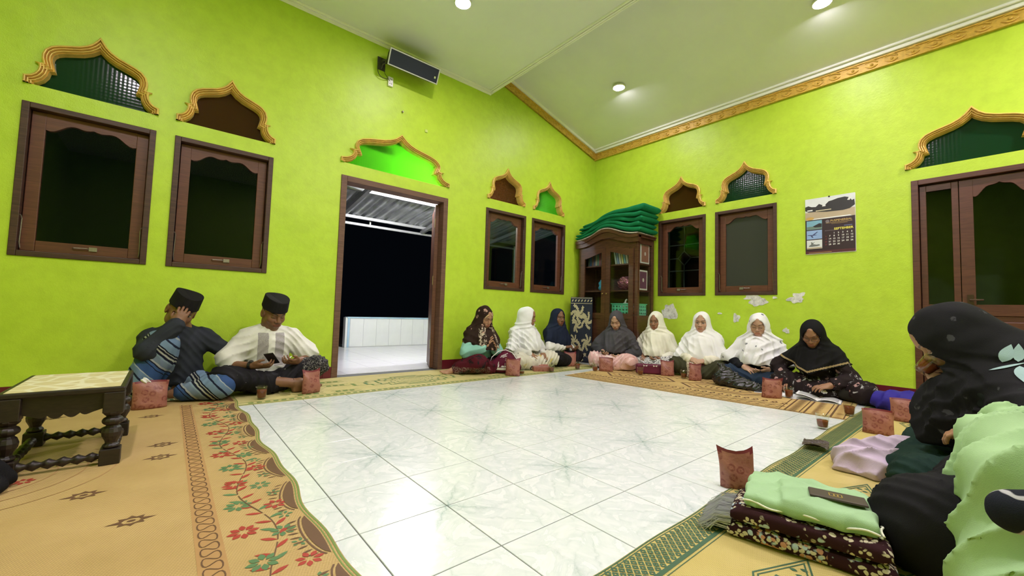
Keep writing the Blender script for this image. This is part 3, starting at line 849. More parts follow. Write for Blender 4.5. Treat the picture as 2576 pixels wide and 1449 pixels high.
# ---------------------------------------------------------------- materials for people
def skinmat():
    m, nt, b = mat0('skin', .48, .4)
    c = NN(nt, 'Attribute', attribute_name='Col').outputs[0]
    n = NOISE(nt, OBJ(nt), 40, 3)
    SETC(nt, b, MIX(nt, 1.0, c, RAMP(nt, n, [(.3, G(.92)), (.7, G(1.06))]), 'MULTIPLY'))
    b.inputs['Subsurface Weight'].default_value = .08
    b.inputs['Subsurface Radius'].default_value = (.012, .005, .003)
    return m
SKIN = skinmat()
def cloth(name, base, pat=None, rough=.8, var=.12, weave=.25):
    """fabric; pat = list of layers (kind, colour, scale, threshold [, zone])"""
    if name in _MC: return _MC[name]
    m, nt, b = mat0(name, rough, .12)
    co = OBJ(nt)
    c = MIX(nt, 1.0, (*base, 1), RAMP(nt, NOISE(nt, co, 7, 4), [(.3, G(1 - var)), (.7, G(1 + var * .5))]), 'MULTIPLY')
    for L in (pat or []):
        kind, col, sc, th = L[:4]
        if kind == 'flower':      # petals: voronoi cells with angular lobes
            vo = NN(nt, 'TexVoronoi', {'Vector': MIX(nt, .04, co, NN(nt, 'TexNoise', {'Vector': co, 'Scale': sc * 2}).outputs[1]), 'Scale': sc, 'Randomness': .8})
            f = RAMP(nt, vo.outputs['Distance'], [(0, G(.35)), (th * .3, G(1)), (th * .85, G(1)), (th, G(0))])
            br = RAMP(nt, NOISE(nt, co, sc * 2.6, 2), [(.42, G(0)), (.5, G(1))])
            f = MT(nt, 'MULTIPLY', f, br)
        elif kind == 'bloom':     # clusters of petals
            big = NN(nt, 'TexVoronoi', {'Vector': co, 'Scale': sc, 'Randomness': .7})
            sm = NN(nt, 'TexVoronoi', {'Vector': MIX(nt, .02, co, NN(nt, 'TexNoise', {'Vector': co, 'Scale': sc * 3}).outputs[1]), 'Scale': sc * 5.2})
            f = MT(nt, 'MULTIPLY', RAMP(nt, big.outputs['Distance'], [(th * .9, G(1)), (th, G(0))]), RAMP(nt, sm.outputs['Distance'], [(.36, G(1)), (.44, G(0))]))
        elif kind == 'dot':
            vo = NN(nt, 'TexVoronoi', {'Vector': co, 'Scale': sc, 'Randomness': .35})
            f = RAMP(nt, vo.outputs['Distance'], [(th * .8, G(1)), (th, G(0))])
        elif kind == 'vine':
            vo = NN(nt, 'TexVoronoi', {'Vector': MIX(nt, .15, co, NN(nt, 'TexNoise', {'Vector': co, 'Scale': sc}).outputs[1]), 'Scale': sc}, feature='DISTANCE_TO_EDGE')
            f = RAMP(nt, vo.outputs[0], [(th * .6, G(1)), (th, G(0))])
        elif kind == 'blotch':
            f = RAMP(nt, NOISE(nt, co, sc, 5, .65, .8), [(th, G(0)), (th + .05, G(1))])
        elif kind == 'stripe':    # th = direction vector
            d = NN(nt, 'VectorMath', {0: co, 1: th}, operation='DOT_PRODUCT').outputs['Value']
            w = MT(nt, 'FRACT', MT(nt, 'ADD', MT(nt, 'MULTIPLY', d, sc), MT(nt, 'MULTIPLY', NOISE(nt, co, 18, 3), .05)))
            c = RAMP(nt, w, col, 'CONSTANT' if len(col) > 14 else 'LINEAR'); continue
        elif kind == 'zone':
            f = 1.0
        if kind == 'zone' or len(L) > 4:
            z = NN(nt, 'Attribute', attribute_name='zone').outputs['Fac']
            z = RAMP(nt, z, [(.4, G(0)), (.6, G(1))])
            f = MT(nt, 'MULTIPLY', f, z)
        c = MIX(nt, f, c, (*col, 1))
    SETC(nt, b, c)
    wv = MT(nt, 'ADD', NOISE(nt, co, 420, 1), MT(nt, 'MULTIPLY', NOISE(nt, co, 22, 2), .9))
    BUMP(nt, b, wv, weave, .004)
    _MC[name] = m
    return m
BLACKV = M('black_velvet', (.012, .011, .012), .9, .2, 0, .15, 20)
# ---------------------------------------------------------------- anatomy
def frame(d, n):
    d = V3(*d); d /= np.linalg.norm(d); n = V3(*n); n -= d * (n @ d); n /= np.linalg.norm(n)
    return d, n, np.cross(d, n)
def hand(S, w, d, n, side, curl=.5, spread=.12, sc=1.0, thumb=.5, curls=None):
    """w wrist, d along the fingers, n the way the palm faces, side +1 right / -1 left"""
    d, n, s = frame(d, n); s = s * side      # s points to the thumb side
    w = V3(*w)
    P = lambda a, b, c: w + sc * (a * d + b * s + c * n)
    R = np.stack([s, d, n], 1)
    S.el(P(.048, 0, 0), V3(.041, .052, .017) * sc, R, .012)
    S.rc(P(.0, 0, 0), P(.03, 0, 0), .026 * sc, .024 * sc, .02)
    S.el(P(.03, .028, .008), V3(.018, .03, .014) * sc, R, .012)
    for q, (o, ln, base) in enumerate(((.030, .066, .088), (.0105, .076, .093), (-.010, .071, .089), (-.029, .055, .080))):
        c = (curls[q] if curls else curl)
        p = P(base, o, 0); a = -c * .15
        dirv = d + s * (o / .03) * spread
        dirv /= np.linalg.norm(dirv)
        for j, (fr, r) in enumerate(((.46, .0092), (.31, .0083), (.23, .0074))):
            a += c * (.55, .95, .7)[j]
            q2 = p + sc * ln * fr * (math.cos(a) * dirv + math.sin(a) * n)
            S.rc(p, q2, r * sc, (r - .0009) * sc, .004)
            p = q2
    t0, t1 = P(.018, .026, .004), P(.052, .050, .014 + .012 * thumb)
    S.rc(t0, t1, .0135 * sc, .0105 * sc, .01)
    S.rc(t1, t1 + sc * (.030 * d + .012 * s * (1 - thumb) + .016 * thumb * (n - s * .6)), .0105 * sc, .0085 * sc, .004)
def foot(S, ank, d, up, side, sc=1.0):
    d, up, s = frame(d, up)
    a = V3(*ank); P = lambda x, y, z: a + sc * (x * d + y * s + z * up)
    R = np.stack([s, d, up], 1)
    S.rc(a, P(-.02, 0, -.045), .038 * sc, .030 * sc, .02)
    S.rc(P(-.03, 0, -.045), P(.06, 0, -.04), .030 * sc, .033 * sc, .02)
    S.rc(P(0, 0, 0), P(.10, 0, -.045), .034 * sc, .024 * sc, .03)
    S.el(P(.10, 0, -.052), V3(.044, .05, .020) * sc, R, .015)
    for i in range(5):
        o = (-.032 + .0165 * i) * side; L = (.05, .046, .042, .036, .03)[i]
        S.rc(P(.125 - .006 * i, o, -.054), P(.125 + L - .006 * i, o * 1.08, -.058), (.0135 if i == 0 else .0095) * sc, (.012 if i == 0 else .008) * sc, .004)
def headops(S, H, R, neck, sc=1.0, mouth=0.0):
    P = lambda x, y, z: H + R @ (V3(x, y, z) * sc)
    S.el(P(0, -.012, .028), V3(.076, .095, .088) * sc, R, .02)
    S.el(P(0, .022, -.040), V3(.060, .068, .076) * sc, R, .03)
    S.el(P(0, .058, -.092), V3(.027, .024, .022) * sc, R, .03)
    for s in (-1, 1):
        S.el(P(s * .036, .052, -.026), V3(.027, .030, .026) * sc, R, .02)
        S.el(P(s * .050, .005, -.070), V3(.016, .03, .025) * sc, R, .03)
    S.rc(P(-.034, .079, .026), P(.034, .079, .026), .012 * sc, None, .016)
    S.rc(P(0, .084, .036), P(0, .074, .075), .018 * sc, .02 * sc, .03)
    for s in (-1, 1):
        S.el(P(s * .031, .098, .004), V3(.017, .016, .010) * sc, R, .012, -1)
        S.el(P(s * .031, .0735, .003), V3(.0155, .0125, .0125) * sc, R, .004)
    S.rc(P(0, .086, .012), P(0, .104, -.026), .0085 * sc, .0125 * sc, .010)
    for s in (-1, 1): S.el(P(s * .0135, .094, -.031), V3(.010, .011, .009) * sc, R, .006)
    S.el(P(0, .082, -.060), V3(.030, .017, .022) * sc, R, .015)
    S.rc(P(-.019, .093, -.0545), P(.019, .093, -.0545), .0052 * sc, None, .006)
    S.rc(P(-.015, .092, -.0665 - mouth), P(.015, .092, -.0665 - mouth), .0062 * sc, None, .006)
    if mouth: S.el(P(0, .100, -.0605 - mouth * .5), V3(.016, .014, mouth * .5) * sc, R, .003, -1)
    else: S.rc(P(-.020, .100, -.0605), P(.020, .100, -.0605), .0022 * sc, None, .004, -1)
    for s in (-1, 1):
        S.el(P(s * .078, -.006, -.004), V3(.010, .024, .034) * sc, R, .01)
        S.el(P(s * .085, .002, -.002), V3(.006, .012, .018) * sc, R, .006, -1)
    S.rc(P(0, -.022, -.055), neck, .054 * sc, .058 * sc, .035)
def facecol(V, H, R, tone, sc=1.0, male=False, eyes='open', hair=(.012, .010, .009), lip=None):
    t = np.array(tone)
    q = ((V - H) @ R) / sc
    x, y, z = q[:, 0], q[:, 1], q[:, 2]; ax = np.abs(x)
    C = np.tile(t, (len(V), 1))
    def put(m, col):
        m = np.clip(m, 0, 1)[:, None]
        C[:] = C * (1 - m) + np.array(col) * m
    inface = (ax < .08) & (y > .03) & (z > -.13) & (z < .12)
    inhead = ((x / .094) ** 2 + ((y - .004) / .112) ** 2 + ((z + .008) / .130) ** 2 < 1) | ((ax < .02) & (y < .125) & (z > -.05) & (z < .02))
    fr = inface & (y > .055) & inhead
    # cheeks and lips
    put(.25 * np.exp(-(((ax - .04) / .02) ** 2 + ((z + .03) / .02) ** 2)) * fr, t * np.array((1.15, .85, .8)))
    lm = smoothstep(1.25, .85, np.sqrt((x / .025) ** 2 + ((z + .0605) / .0125) ** 2)) * fr * (y > .07)
    put(lm * .8, lip if lip is not None else (t[0] * .85 + .03, t[1] * .48, t[2] * .46))
    put(smoothstep(.0028, .001, np.abs(z + .0605)) * (ax < .021) * fr * .7, t * .35)
    # brows
    bz = .0235 + .010 * np.sin(np.clip((ax - .012) / .042, 0, 1) * 2.2)
    put(smoothstep(.0062, .003, np.abs(z - bz)) * smoothstep(.010, .015, ax) * smoothstep(.055, .048, ax) * fr * (.95 if male else .7), (.018, .013, .010))
    # eyes
    ex = (ax - .031)
    e = (ex / .0155) ** 2
    if eyes == 'open':
        em = smoothstep(1.2, .8, np.sqrt(e + ((z - .002) / .0048) ** 2)) * fr
        put(em, (.36, .33, .31))
        put(smoothstep(.0070, .0050, np.sqrt(ex ** 2 + (z - .003) ** 2)) * fr * (em > .2), (.015, .010, .008))
        put(smoothstep(.0030, .0012, np.abs(z - (.0098 - .22 * ex ** 2 / .0155))) * (e < 1.1) * fr * .9, (.02, .015, .012))
    else:
        put(smoothstep(.0034, .0014, np.abs(z - (-.004 + 8 * ex ** 2))) * (e < 1.15) * fr * .9, (.02, .015, .012))
        put(smoothstep(1.3, .6, np.sqrt(e + ((z - .006) / .012) ** 2)) * fr * .35, t * .6)
    put(smoothstep(1.5, .6, np.sqrt(((ax - .009) / .004) ** 2 + ((z + .037) / .003) ** 2)) * fr * .6, t * .3)
    if male:
        put(smoothstep(1.2, .8, np.sqrt((x / .026) ** 2 + ((z + .0455) / .005) ** 2)) * fr * .55, (.03, .022, .018))
        put(.18 * smoothstep(-.05, -.075, z) * fr, (.05, .04, .035))
        hm = (z > .035 + .9 * np.clip(y, -.02, .09)) | ((y < .012) & (z > -.012) & (ax < .0795)) | ((y < -.035) & (z > -.06))
        hm &= (((x / .090) ** 2 + ((y + .008) / .108) ** 2 + ((z - .015) / .118) ** 2) < 1) & (y < .075)
        put(hm * (.96), hair)
    return C
def ik(a, t, l1, l2, pole):
    a = V3(*a); t = V3(*t); d = t - a; L = np.linalg.norm(d)
    if L > (l1 + l2) * .995: t = a + d / L * (l1 + l2) * .995; d = t - a; L = np.linalg.norm(d)
    u = d / L; x = (l1 * l1 - l2 * l2 + L * L) / (2 * L); r = math.sqrt(max(l1 * l1 - x * x, 0))
    p = V3(*pole); p -= u * (p @ u); p /= np.linalg.norm(p) + 1e-9
    return a + u * x + p * r, t
class Figure:
    def __init__(s, label, loc, face, tone, sc=1.0, lean=.04, side=0.0, head=(0, 0, 0), neckfwd=.02, shw=.155, male=False, hands=None, legs='cross', slump=0.0, mouth=0.0, eyes='open', group='people seated along the walls', knees=None, ankles=None, feet=None, hsc=1.0, hs=1.1):
        s.root = thing('person', label, 'person', (loc[0], loc[1], loc[2] if len(loc) > 2 else .0016), math.radians(face), group)
        s.sc = sc; s.tone = tone; s.male = male; s.mouth = mouth; s.eyes = eyes; s.hsc = hsc; s.hs = sc * hs
        J = s.J = {}
        J['pel'] = V3(0, 0, .115)
        J['belly'] = V3(side * .4, lean * .35, .25)
        J['chest'] = V3(side * .8, lean * .8, .41 - slump * .5)
        J['neck'] = V3(side, lean + .005, .535 - slump)
        yaw, pitch, roll = (math.radians(a) for a in head)
        s.R = rotm(0, 0, yaw) @ rotm(-pitch, 0, 0) @ rotm(0, roll, 0)   # pitch > 0 looks down
        J['head'] = J['neck'] + V3(0, neckfwd, .0) + (rotm(0, 0, yaw) @ rotm(-pitch * .6, 0, 0)) @ V3(0, .01, .120) * s.hs
        for q, sg in (('R', 1), ('L', -1)):
            J['sh' + q] = V3(side * .9 + sg * shw, lean * .9 - .01, .452 - slump)
            J['hip' + q] = V3(sg * .088, .01, .11)
            if knees: J['kn' + q] = V3(*knees[q])
            else: J['kn' + q] = V3(sg * .235, .27, .12)
            if ankles: J['an' + q] = V3(*ankles[q])
            else: J['an' + q] = V3(-sg * .10, .30 if q == 'R' else .24, .06)
            hd = hands[q]
            pole = hd[4] if len(hd) > 4 else (sg * .8, -.5, -.35)
            J['el' + q], J['wr' + q] = ik(J['sh' + q], hd[0], .262 * sc, .235 * sc, pole)
        s.hd = hands; s.feet = feet or {}
    def body(s, h=.013, hf=.0042):
        J, B = s.J, Sdf()
        m = 1.06 if s.male else 1.0
        B.el(J['pel'] + V3(0, .0, .0), (.155, .12, .095), None, .05)
        B.rc(J['pel'], J['belly'], .115, .108, .06)
        B.rc(J['belly'], J['chest'], .108, .125 * m, .06)
        B.el(J['chest'], (.150 * m, .098, .125), None, .05)
        B.rc(J['shR'], J['shL'], .050 * m, None, .05)
        for q in 'RL': B.rc(J['neck'] - V3(0, 0, .02), J['sh' + q], .045, .046 * m, .04)
        B.rc(J['chest'], J['neck'], .09, .055, .06)
        for q in 'RL':
            B.ch([J['sh' + q], J['el' + q], J['wr' + q]], [.048 * m, .038 * m, .0265], .025)
            B.ch([J['hip' + q], J['kn' + q], J['an' + q]], [.088, .058, .036], .03)
        fine = []
        headops(B, J['head'], s.R, J['neck'], s.hs, s.mouth)
        fine.append((J['head'] - .125 * s.hs - V3(0, 0, .015), J['head'] + .125 * s.hs, hf))
        for q, sg in (('R', 1), ('L', -1)):
            hd = s.hd[q]
            if hd[1] is not None:
                hand(B, J['wr' + q], hd[1], hd[2], sg, hd[3] if not isinstance(hd[3], (list, tuple)) else .5, sc=s.sc * s.hsc, curls=hd[3] if isinstance(hd[3], (list, tuple)) else None)
                d = V3(*hd[1]); d /= np.linalg.norm(d)
                c = J['wr' + q] + d * .08 * s.sc
                fine.append((c - .115 * s.sc * s.hsc, c + .115 * s.sc * s.hsc, hf))
            if q in s.feet:
                fd = s.feet[q]
                foot(B, J['an' + q], fd[0], fd[1], sg * (fd[2] if len(fd) > 2 else 1), s.sc)
                d = V3(*fd[0]); d /= np.linalg.norm(d)
                c = J['an' + q] + d * .07 - V3(*fd[1]) * .03
                fine.append((c - .13, c + .13, hf))
        VV, QQ, off = [], [], 0
        def keep(V, Q, ok):
            nonlocal off
            Q = Q[ok]; u, inv = np.unique(Q, return_inverse=True)
            VV.append(V[u]); QQ.append(inv.reshape(-1, 4) + off); off += len(u)
        floor = .004
        pst = lambda F, X, Y, Z: np.maximum(F, floor - Z)
        V, Q = sdf_mesh(B, h, pst, it=1)
        c = V[Q].mean(1); ok = np.ones(len(Q), bool)
        for lo, hi, _ in fine: ok &= ~((c > lo + h).all(1) & (c < hi - h).all(1))
        keep(V, Q, ok)
        done = []
        for lo, hi, hh in fine:
            V, Q = sdf_mesh(B, hh, pst, lo, hi, it=1)
            c = V[Q].mean(1); ok = ((c > lo + 2 * hh).all(1) & (c < hi - 2 * hh).all(1))
            for l2, h2 in done: ok &= ~((c > l2).all(1) & (c < h2).all(1))
            keep(V, Q, ok); done.append((lo, hi))
        V = np.concatenate(VV); Q = np.concatenate(QQ)
        C = facecol(V, J['head'], s.R, s.tone, s.hs, s.male, s.eyes)
        o = fin('body', quadmesh('body', V, Q, C), SKIN, s.root)
        return s
    def part(s, name, S, mat, h=.0085, post=None, zone=None, label=None, it=1, fl=.004):
        def p2(F, X, Y, Z):
            if post is not None: F = post(F, X, Y, Z)
            return np.maximum(F, fl - Z)
        V, Q = sdf_mesh(S, h, p2, it=it)
        V[:, 2] = np.maximum(V[:, 2], .003)
        o = fin(name, quadmesh(name, V, Q, None, zone(V) if zone else None), mat, s.root)
        if label: o['label'] = label
        return o
    # garments
    def top(s, mat, sleeve=1.0, r=.018, flare=0.0, name='shirt', fold=.006, zone=None, h=.0085, belly=.02, collar=0.0, low=.1, cuffopen=True):
        J, S = s.J, Sdf(); m = 1.06 if s.male else 1.0
        S.el(J['pel'] + V3(0, .0, .03), (.165 + r * .5, .125 + r * .5, .09), None, .05)
        S.rc(J['pel'] + V3(0, 0, .04), J['belly'], .115 + r + belly, .112 + r + belly, .06)
        S.rc(J['belly'], J['chest'], .112 + r + belly, .125 * m + r * .6, .06)
        S.el(J['chest'], (.152 * m + r, .100 + r, .125 + r), None, .05)
        S.rc(J['shR'], J['shL'], .050 * m + r * .6, None, .05)
        for q in 'RL': S.rc(J['neck'] - V3(0, 0, .03), J['sh' + q], .045 + r * .5, .046 * m + r * .6, .04)
        S.rc(J['chest'], J['neck'] - V3(0, 0, .02), .10, .062 + collar, .05)
        for q in 'RL':
            a, b, c = J['sh' + q], J['el' + q], J['wr' + q]
            if sleeve <= 1:
                S.rc(a, a + (b - a) * sleeve, .052 * m + r * .8, .050 * m + r + flare, .035)
            else:
                e = b + (c - b) * min(sleeve - 1, 1) * .97
                S.rc(a, b, .052 * m + r * .8, .046 * m + r * .8, .035); S.rc(b, e, .046 * m + r * .8, .036 + r * .6 + flare, .02)
        ph = s.root.location.x * 3 + s.root.location.y; fold = fold * 1.6
        def post(F, X, Y, Z):
            F = F + fold * clump(X, Y, Z, 34, ph) * .7 + fold * .6 * ridge((Z + .7 * np.abs(X)) * 105 + 4 * np.sin(X * 14 + ph) + 2 * np.sin(Z * 11))
            return np.maximum(F, low - Z)
        return s.part(name, S, mat, h, post, zone)
    def legs(s, mat, r=.022, name='skirt', lap=.05, fold=.007, h=.0085, ank=True, extra=None, zone=None, k=.06, upto=1.0, hem=None):
        J, S = s.J, Sdf()
        S.el(J['pel'], (.165, .13, .10), None, .06)
        for q in 'RL':
            a, b, c = J['hip' + q], J['kn' + q], J['an' + q]
            S.rc(a, b, .084 + r, .062 + r, k); S.rc(b, b + (c - b) * upto, .066 + r, .05 + r, k)
        if lap: S.el(V3(0, .20, .075), (.20, .14, lap + .03), None, .08)
        if extra: extra(S)
        ph = s.root.location.x * 2 + s.root.location.y * 5; fold = fold * 1.7
        def post(F, X, Y, Z):
            F = F + fold * clump(X, Y, Z, 26, ph) * .8 + fold * .9 * ridge((np.abs(X) * 1.1 + Y * .8 - Z * .5) * 75 + 4 * np.sin(Z * 12 + X * 9 + ph))
            return F
        return s.part(name, S, mat, h, post, zone)
    def hijab(s, mat, hem=.30, wide=.0, arms=0.0, fold=.006, h=.0078, zone=None, face=(.067, .092), fdz=-.010, drape=.10, nape=.0, hood=0.0, label=None, hemfn=None, pin=0.0, fdy=.104, extra=None):
        """head cloth falling over shoulders and chest; hem = height where it ends, arms = how far it covers the upper arms"""
        J, S = s.J, Sdf(); H, R, sc = J['head'], s.R, s.hs
        P = lambda x, y, z: H + R @ (V3(x, y, z) * sc)
        S.el(P(0, -.014, .016), V3(.093 + hood, .114 + hood, .116 + hood) * sc, R, .03)
        S.el(P(0, -.004, -.045), V3(.084 + hood, .096, .085) * sc, R, .04)
        S.rc(P(0, -.02, -.05), J['neck'] + V3(0, .0, .01), .088 + nape, .098 + nape, .05)
        S.rc(P(0, .035, -.10), J['neck'] + V3(0, .055, -.05), .052, .075, .05)
        S.rc(J['shR'] * .93 + J['shL'] * .07, J['shL'] * .93 + J['shR'] * .07, .066 + wide * .4, None, .06)
        for q in 'RL': S.rc(J['neck'] + V3(0, 0, .03), J['sh' + q] * .95 + J['neck'] * .05, .080, .070 + wide * .3, .06)
        c = J['chest']
        S.rc(J['neck'] + V3(0, .02, -.03), c + V3(0, .045, -.02), .12, .15 + wide, .07)
        S.rc(c + V3(0, .045, -.02), V3(c[0], c[1] + drape, min(hem + .04, c[2] - .06)), .15 + wide, .155 + wide, .07)
        for q in 'RL':
            a, b = J['sh' + q], J['el' + q]
            if arms > 0:
                S.rc(a, a + (b - a) * arms, .070 + wide * .3, .082 + wide * .6, .07)
        if extra: extra(S)
        S.el(P(0, fdy, fdz), V3(face[0], .096, face[1]) * sc, R, .010, -1)
        ph = s.root.location.x * 5 + s.root.location.y * 2
        n0 = J['neck']; fold = fold * 1.9
        def post(F, X, Y, Z):
            a = np.arctan2(X - n0[0], Y - n0[1] + .06)
            w = smoothstep(n0[2] + .05, n0[2] - .18, Z)
            q = a * 11 + 2.6 * np.sin(Z * 8 + ph) + 1.5 * np.sin(Z * 3 + a * 2) + ph
            F = F + fold * w * (ridge(q) + .55 * ridge(a * 23 + 4 * np.sin(Z * 6 + ph) + ph))
            u = (X - n0[0]) * (1 if math.sin(ph * 7) > 0 else -1)
            F = F + fold * .8 * w * ridge((Z + .9 * u) * 70 + 3 * np.sin(X * 9 + ph)) * smoothstep(.02, -.1, u) 
            F = F + fold * .6 * ridge((Z + .45 * np.abs(X - n0[0])) * 120 + 2 * np.sin(X * 16 + ph)) * smoothstep(n0[2] - .06, n0[2] - .01, Z) * smoothstep(n0[2] + .10, n0[2] + .03, Z)
            F = F + fold * .4 * clump(X, Y, Z, 42, ph)
            hz = hem if hemfn is None else hemfn(X, Y)
            return np.maximum(F, hz - Z + .006 * np.sin(a * 13))
        o = s.part('hijab', S, mat, h, post, zone, label)
        return o
    def peci(s, tall=.085):
        R, H, sc = s.R, s.J['head'], s.hs
        mb = MB(); n = 28
        prof = [(.0985, .112, .046), (.100, .1135, .05), (.094, .108, .046 + tall), (.090, .104, .050 + tall)]
        vs = []
        for rx, ry, z in prof:
            for i in range(n):
                t = 2 * math.pi * i / n
                y = ry * math.sin(t) - .008
                zz = z + (.006 * math.cos(2 * t) if z > .08 else 0) - .05 * min(0, y) * (1 if z < .06 else 0) - .006
                vs.append(H + R @ (V3(.86 * rx * math.cos(t), y, zz) * sc))
        fs = [(j * n + i, j * n + (i + 1) % n, (j + 1) * n + (i + 1) % n, (j + 1) * n + i) for j in range(len(prof) - 1) for i in range(n)]
        fs.append(tuple(range((len(prof) - 1) * n, len(prof) * n)))
        mb.add(vs, fs)
        o = mb.obj('cap', BLACKV, s.root)
        o['label'] = 'black velvet cap'
    def glasses(s, mat):
        R, H, sc = s.R, s.J['head'], s.hs
        P = lambda x, y, z: H + R @ (V3(x, y, z) * sc)
        g = MB()
        for sg in (-1, 1):
            ring = [P(sg * .033 + .026 * math.cos(t), .104 - .004 * math.cos(t) * sg, .001 + .018 * math.sin(t)) for t in np.linspace(0, 2 * math.pi, 20)]
            g.tube(ring, .0019, 5)
            g.tube([P(sg * .058, .100, .006), P(sg * .074, .05, .008), P(sg * .082, -.005, .008)], .0018, 5)
        g.tube([P(-.008, .106, .004), P(0, .109, .007), P(.008, .106, .004)], .0018, 5)
        o = g.obj('glasses', mat, s.root, True)
        o['label'] = 'thin framed spectacles'
# ---------------------------------------------------------------- the people
TAN = (.40, .215, .125); DARKT = (.205, .098, .052); MID = (.30, .155, .088); PALE = (.47, .285, .19)
def P2(*a): return tuple(a)
BLUESTR = [(0, (.012, .016, .035)), (.04, (.13, .20, .31)), (.16, (.30, .34, .36)), (.18, (.035, .075, .19)), (.36, (.012, .016, .03)), (.38, (.040, .085, .21)), (.43, (.010, .012, .025)), (.46, (.30, .32, .32)), (.50, (.15, .20, .27)), (.62, (.20, .27, .34)), (.66, (.010, .012, .025)), (.71, (.36, .37, .33)), (.75, (.010, .012, .02)), (.79, (.33, .34, .31)), (.81, (.010, .012, .02)), (.84, (.16, .24, .35))]
# 1 man shading his face with his hand
f = Figure('man in dark shirt, blue striped sarong and black cap, hand over his face', (.08, 4.20, .0042), 180, DARKT, 1.03, lean=.06, side=.0, head=(6, 20, -16), neckfwd=.01, shw=.165, male=True,
           hands={'R': ((.022, .285, .567), (-.32, -.06, .92), (-.05, -1, -.1), [.8, .75, .75, .8], (.5, .5, -.7)), 'L': ((-.30, .13, .09), (-.2, .5, -.1), (0, 0, -1), .2, (-.8, -.5, .3))},
           knees={'R': (.10, .25, .43), 'L': (-.26, .37, .10)}, ankles={'R': (.25, .26, .07), 'L': (.02, .27, .06)}, feet={'R': ((.5, .8, -.1), (0, .1, 1))})
f.body()
f.top(cloth('charcoal_navy_cotton', (.030, .034, .044)), 2.0, .022, .01)
def ex(S):
    S.rc((.10, .05, .22), (.10, .22, .40), .11, .09, .06); S.rc((.10, .24, .42), (.20, .26, .12), .095, .085, .05); S.rc((.28, .12, .10), (.10, .25, .30), .04, .06, .06)
f.legs(cloth('blue_striped_sarong_cloth', (.1, .15, .25), [('stripe', BLUESTR, 3.6, (-.74, .05, .67))]), .016, 'sarong', 0, .0028, extra=ex, upto=.75)
f.peci(.088)
# 2 man in white with phone
f = Figure('man in a short sleeved white shirt and black cap looking down at a phone', (.70, 4.19, .0042), 180, DARKT, 1.03, lean=.05, head=(14, 24, 0), neckfwd=.03, shw=.165, male=True, eyes='down',
           hands={'R': ((.135, .25, .235), (-.85, .45, -.05), (0, -.55, .8), .75, (.9, -.4, -.5)), 'L': ((-.19, .23, .25), (.75, .6, .05), (.1, -.5, .85), .8, (-.9, -.4, -.5))},
           knees={'R': (.34, .28, .15), 'L': (-.36, .20, .19)}, ankles={'R': (-.20, .34, .075), 'L': (.08, .22, .06)}, feet={'R': ((-1, .02, .05), (0, .25, 1))})
f.body()
def zsh(V):
    a = np.abs(V[:, 0]); return smoothstep(.022, .028, a) * smoothstep(.104, .096, a) * (V[:, 1] > .06) * smoothstep(.21, .22, V[:, 2]) * smoothstep(.50, .49, V[:, 2])
f.top(cloth('white_shirt_cotton', (.76, .75, .70), [('zone', (.52, .49, .48), 1, 0), ('vine', (.28, .26, .27), 75, .16, 1)]), .80, .026, .022, zone=zsh, fold=.007, low=.15)
mb = MB(); nk = f.J['neck']
mb.tube([nk + V3(.068 * math.cos(t), .068 * math.sin(t) + .012, -.008 - .030 * max(0, math.sin(t)) ** 2) for t in np.linspace(0, 2 * math.pi, 25)], .011, 6)
mb.obj('collar', cloth('white_shirt_cotton', (.8, .8, .8)), f.root, True)
f.legs(cloth('black_batik_sarong', (.014, .013, .016), [('vine', (.30, .28, .26), 26, .035, 1), ('stripe2' if False else 'dot', (.6, .58, .55), 17, .10)], .7), .022, 'sarong', .05, .006, upto=.55,
       zone=lambda V: smoothstep(-.20, -.27, V[:, 0]) * smoothstep(.10, .14, V[:, 2]))
f.peci(.086)
mb = MB(); w = f.J['wrR']; e = f.J['elR']; d = (w - e) / np.linalg.norm(w - e)
mb.cyl(w - d * .035, w - d * .010, .033, .032, 16); c = w - d * .022 + V3(0, .016, .030); mb.cyl(c, c + V3(0, .003, .006), .017, .016, 14)
mb.obj('wristwatch', M('black_watch', (.02, .018, .018), .4), f.root)
# 3 woman with brown floral scarf
f = Figure('woman in a dark brown floral scarf and mint cardigan with one hand raised', (2.97, 4.17), 180, TAN, .98, lean=.06, head=(2, 22, 4), neckfwd=.02, shw=.135, eyes='down',
           hands={'R': ((.075, .245, .305), (-.45, .35, .85), (-.9, .1, .4), .25, (.9, -.3, -.6)), 'L': ((-.08, .25, .26), (.35, .5, .7), (.9, 0, .2), .4)},
           knees={'R': (.20, .30, .135), 'L': (-.30, .24, .12)}, ankles={'R': (.36, .09, .055), 'L': (.05, .25, .06)}, feet={'R': ((1, .08, 0), (0, .6, .8), -1)})
f.body()
f.top(cloth('mint_cardigan_knit', (.27, .55, .47)), 1.92, .020, .010, 'cardigan', .006)
f.legs(cloth('maroon_batik_skirt', (.085, .010, .018), [('blotch', (.016, .012, .014), 7, .50), ('vine', (.34, .29, .24), 30, .05, 1)]), .026, 'skirt', .05, upto=.9, zone=lambda V: smoothstep(.11, .07, V[:, 2]) * (V[:, 0] > .05))
def z3(V):
    a = np.abs(V[:, 0]); return smoothstep(.035, .05, a - .35 * (.53 - V[:, 2]) * .5) * smoothstep(.115, .10, a - .35 * (.53 - V[:, 2]) * .5) * (V[:, 1] > .02) * smoothstep(.56, .52, V[:, 2]) * 1.0
f.hijab(cloth('dark_brown_floral_scarf', (.030, .017, .012), [('flower', (.42, .26, .20), 11, .30), ('blotch', (.52, .44, .34), 38, .50, 1)]), .275, .0, .45, .006, zone=z3, drape=.12)
mb = MB(); R, H = f.R, f.J['head']
mb.tube([H + R @ V3(.064 * math.sin(t), .075 + .018 * math.cos(t), -.012 + .089 * math.cos(t)) for t in np.linspace(-1.15, 1.15, 15)], .006, 6)
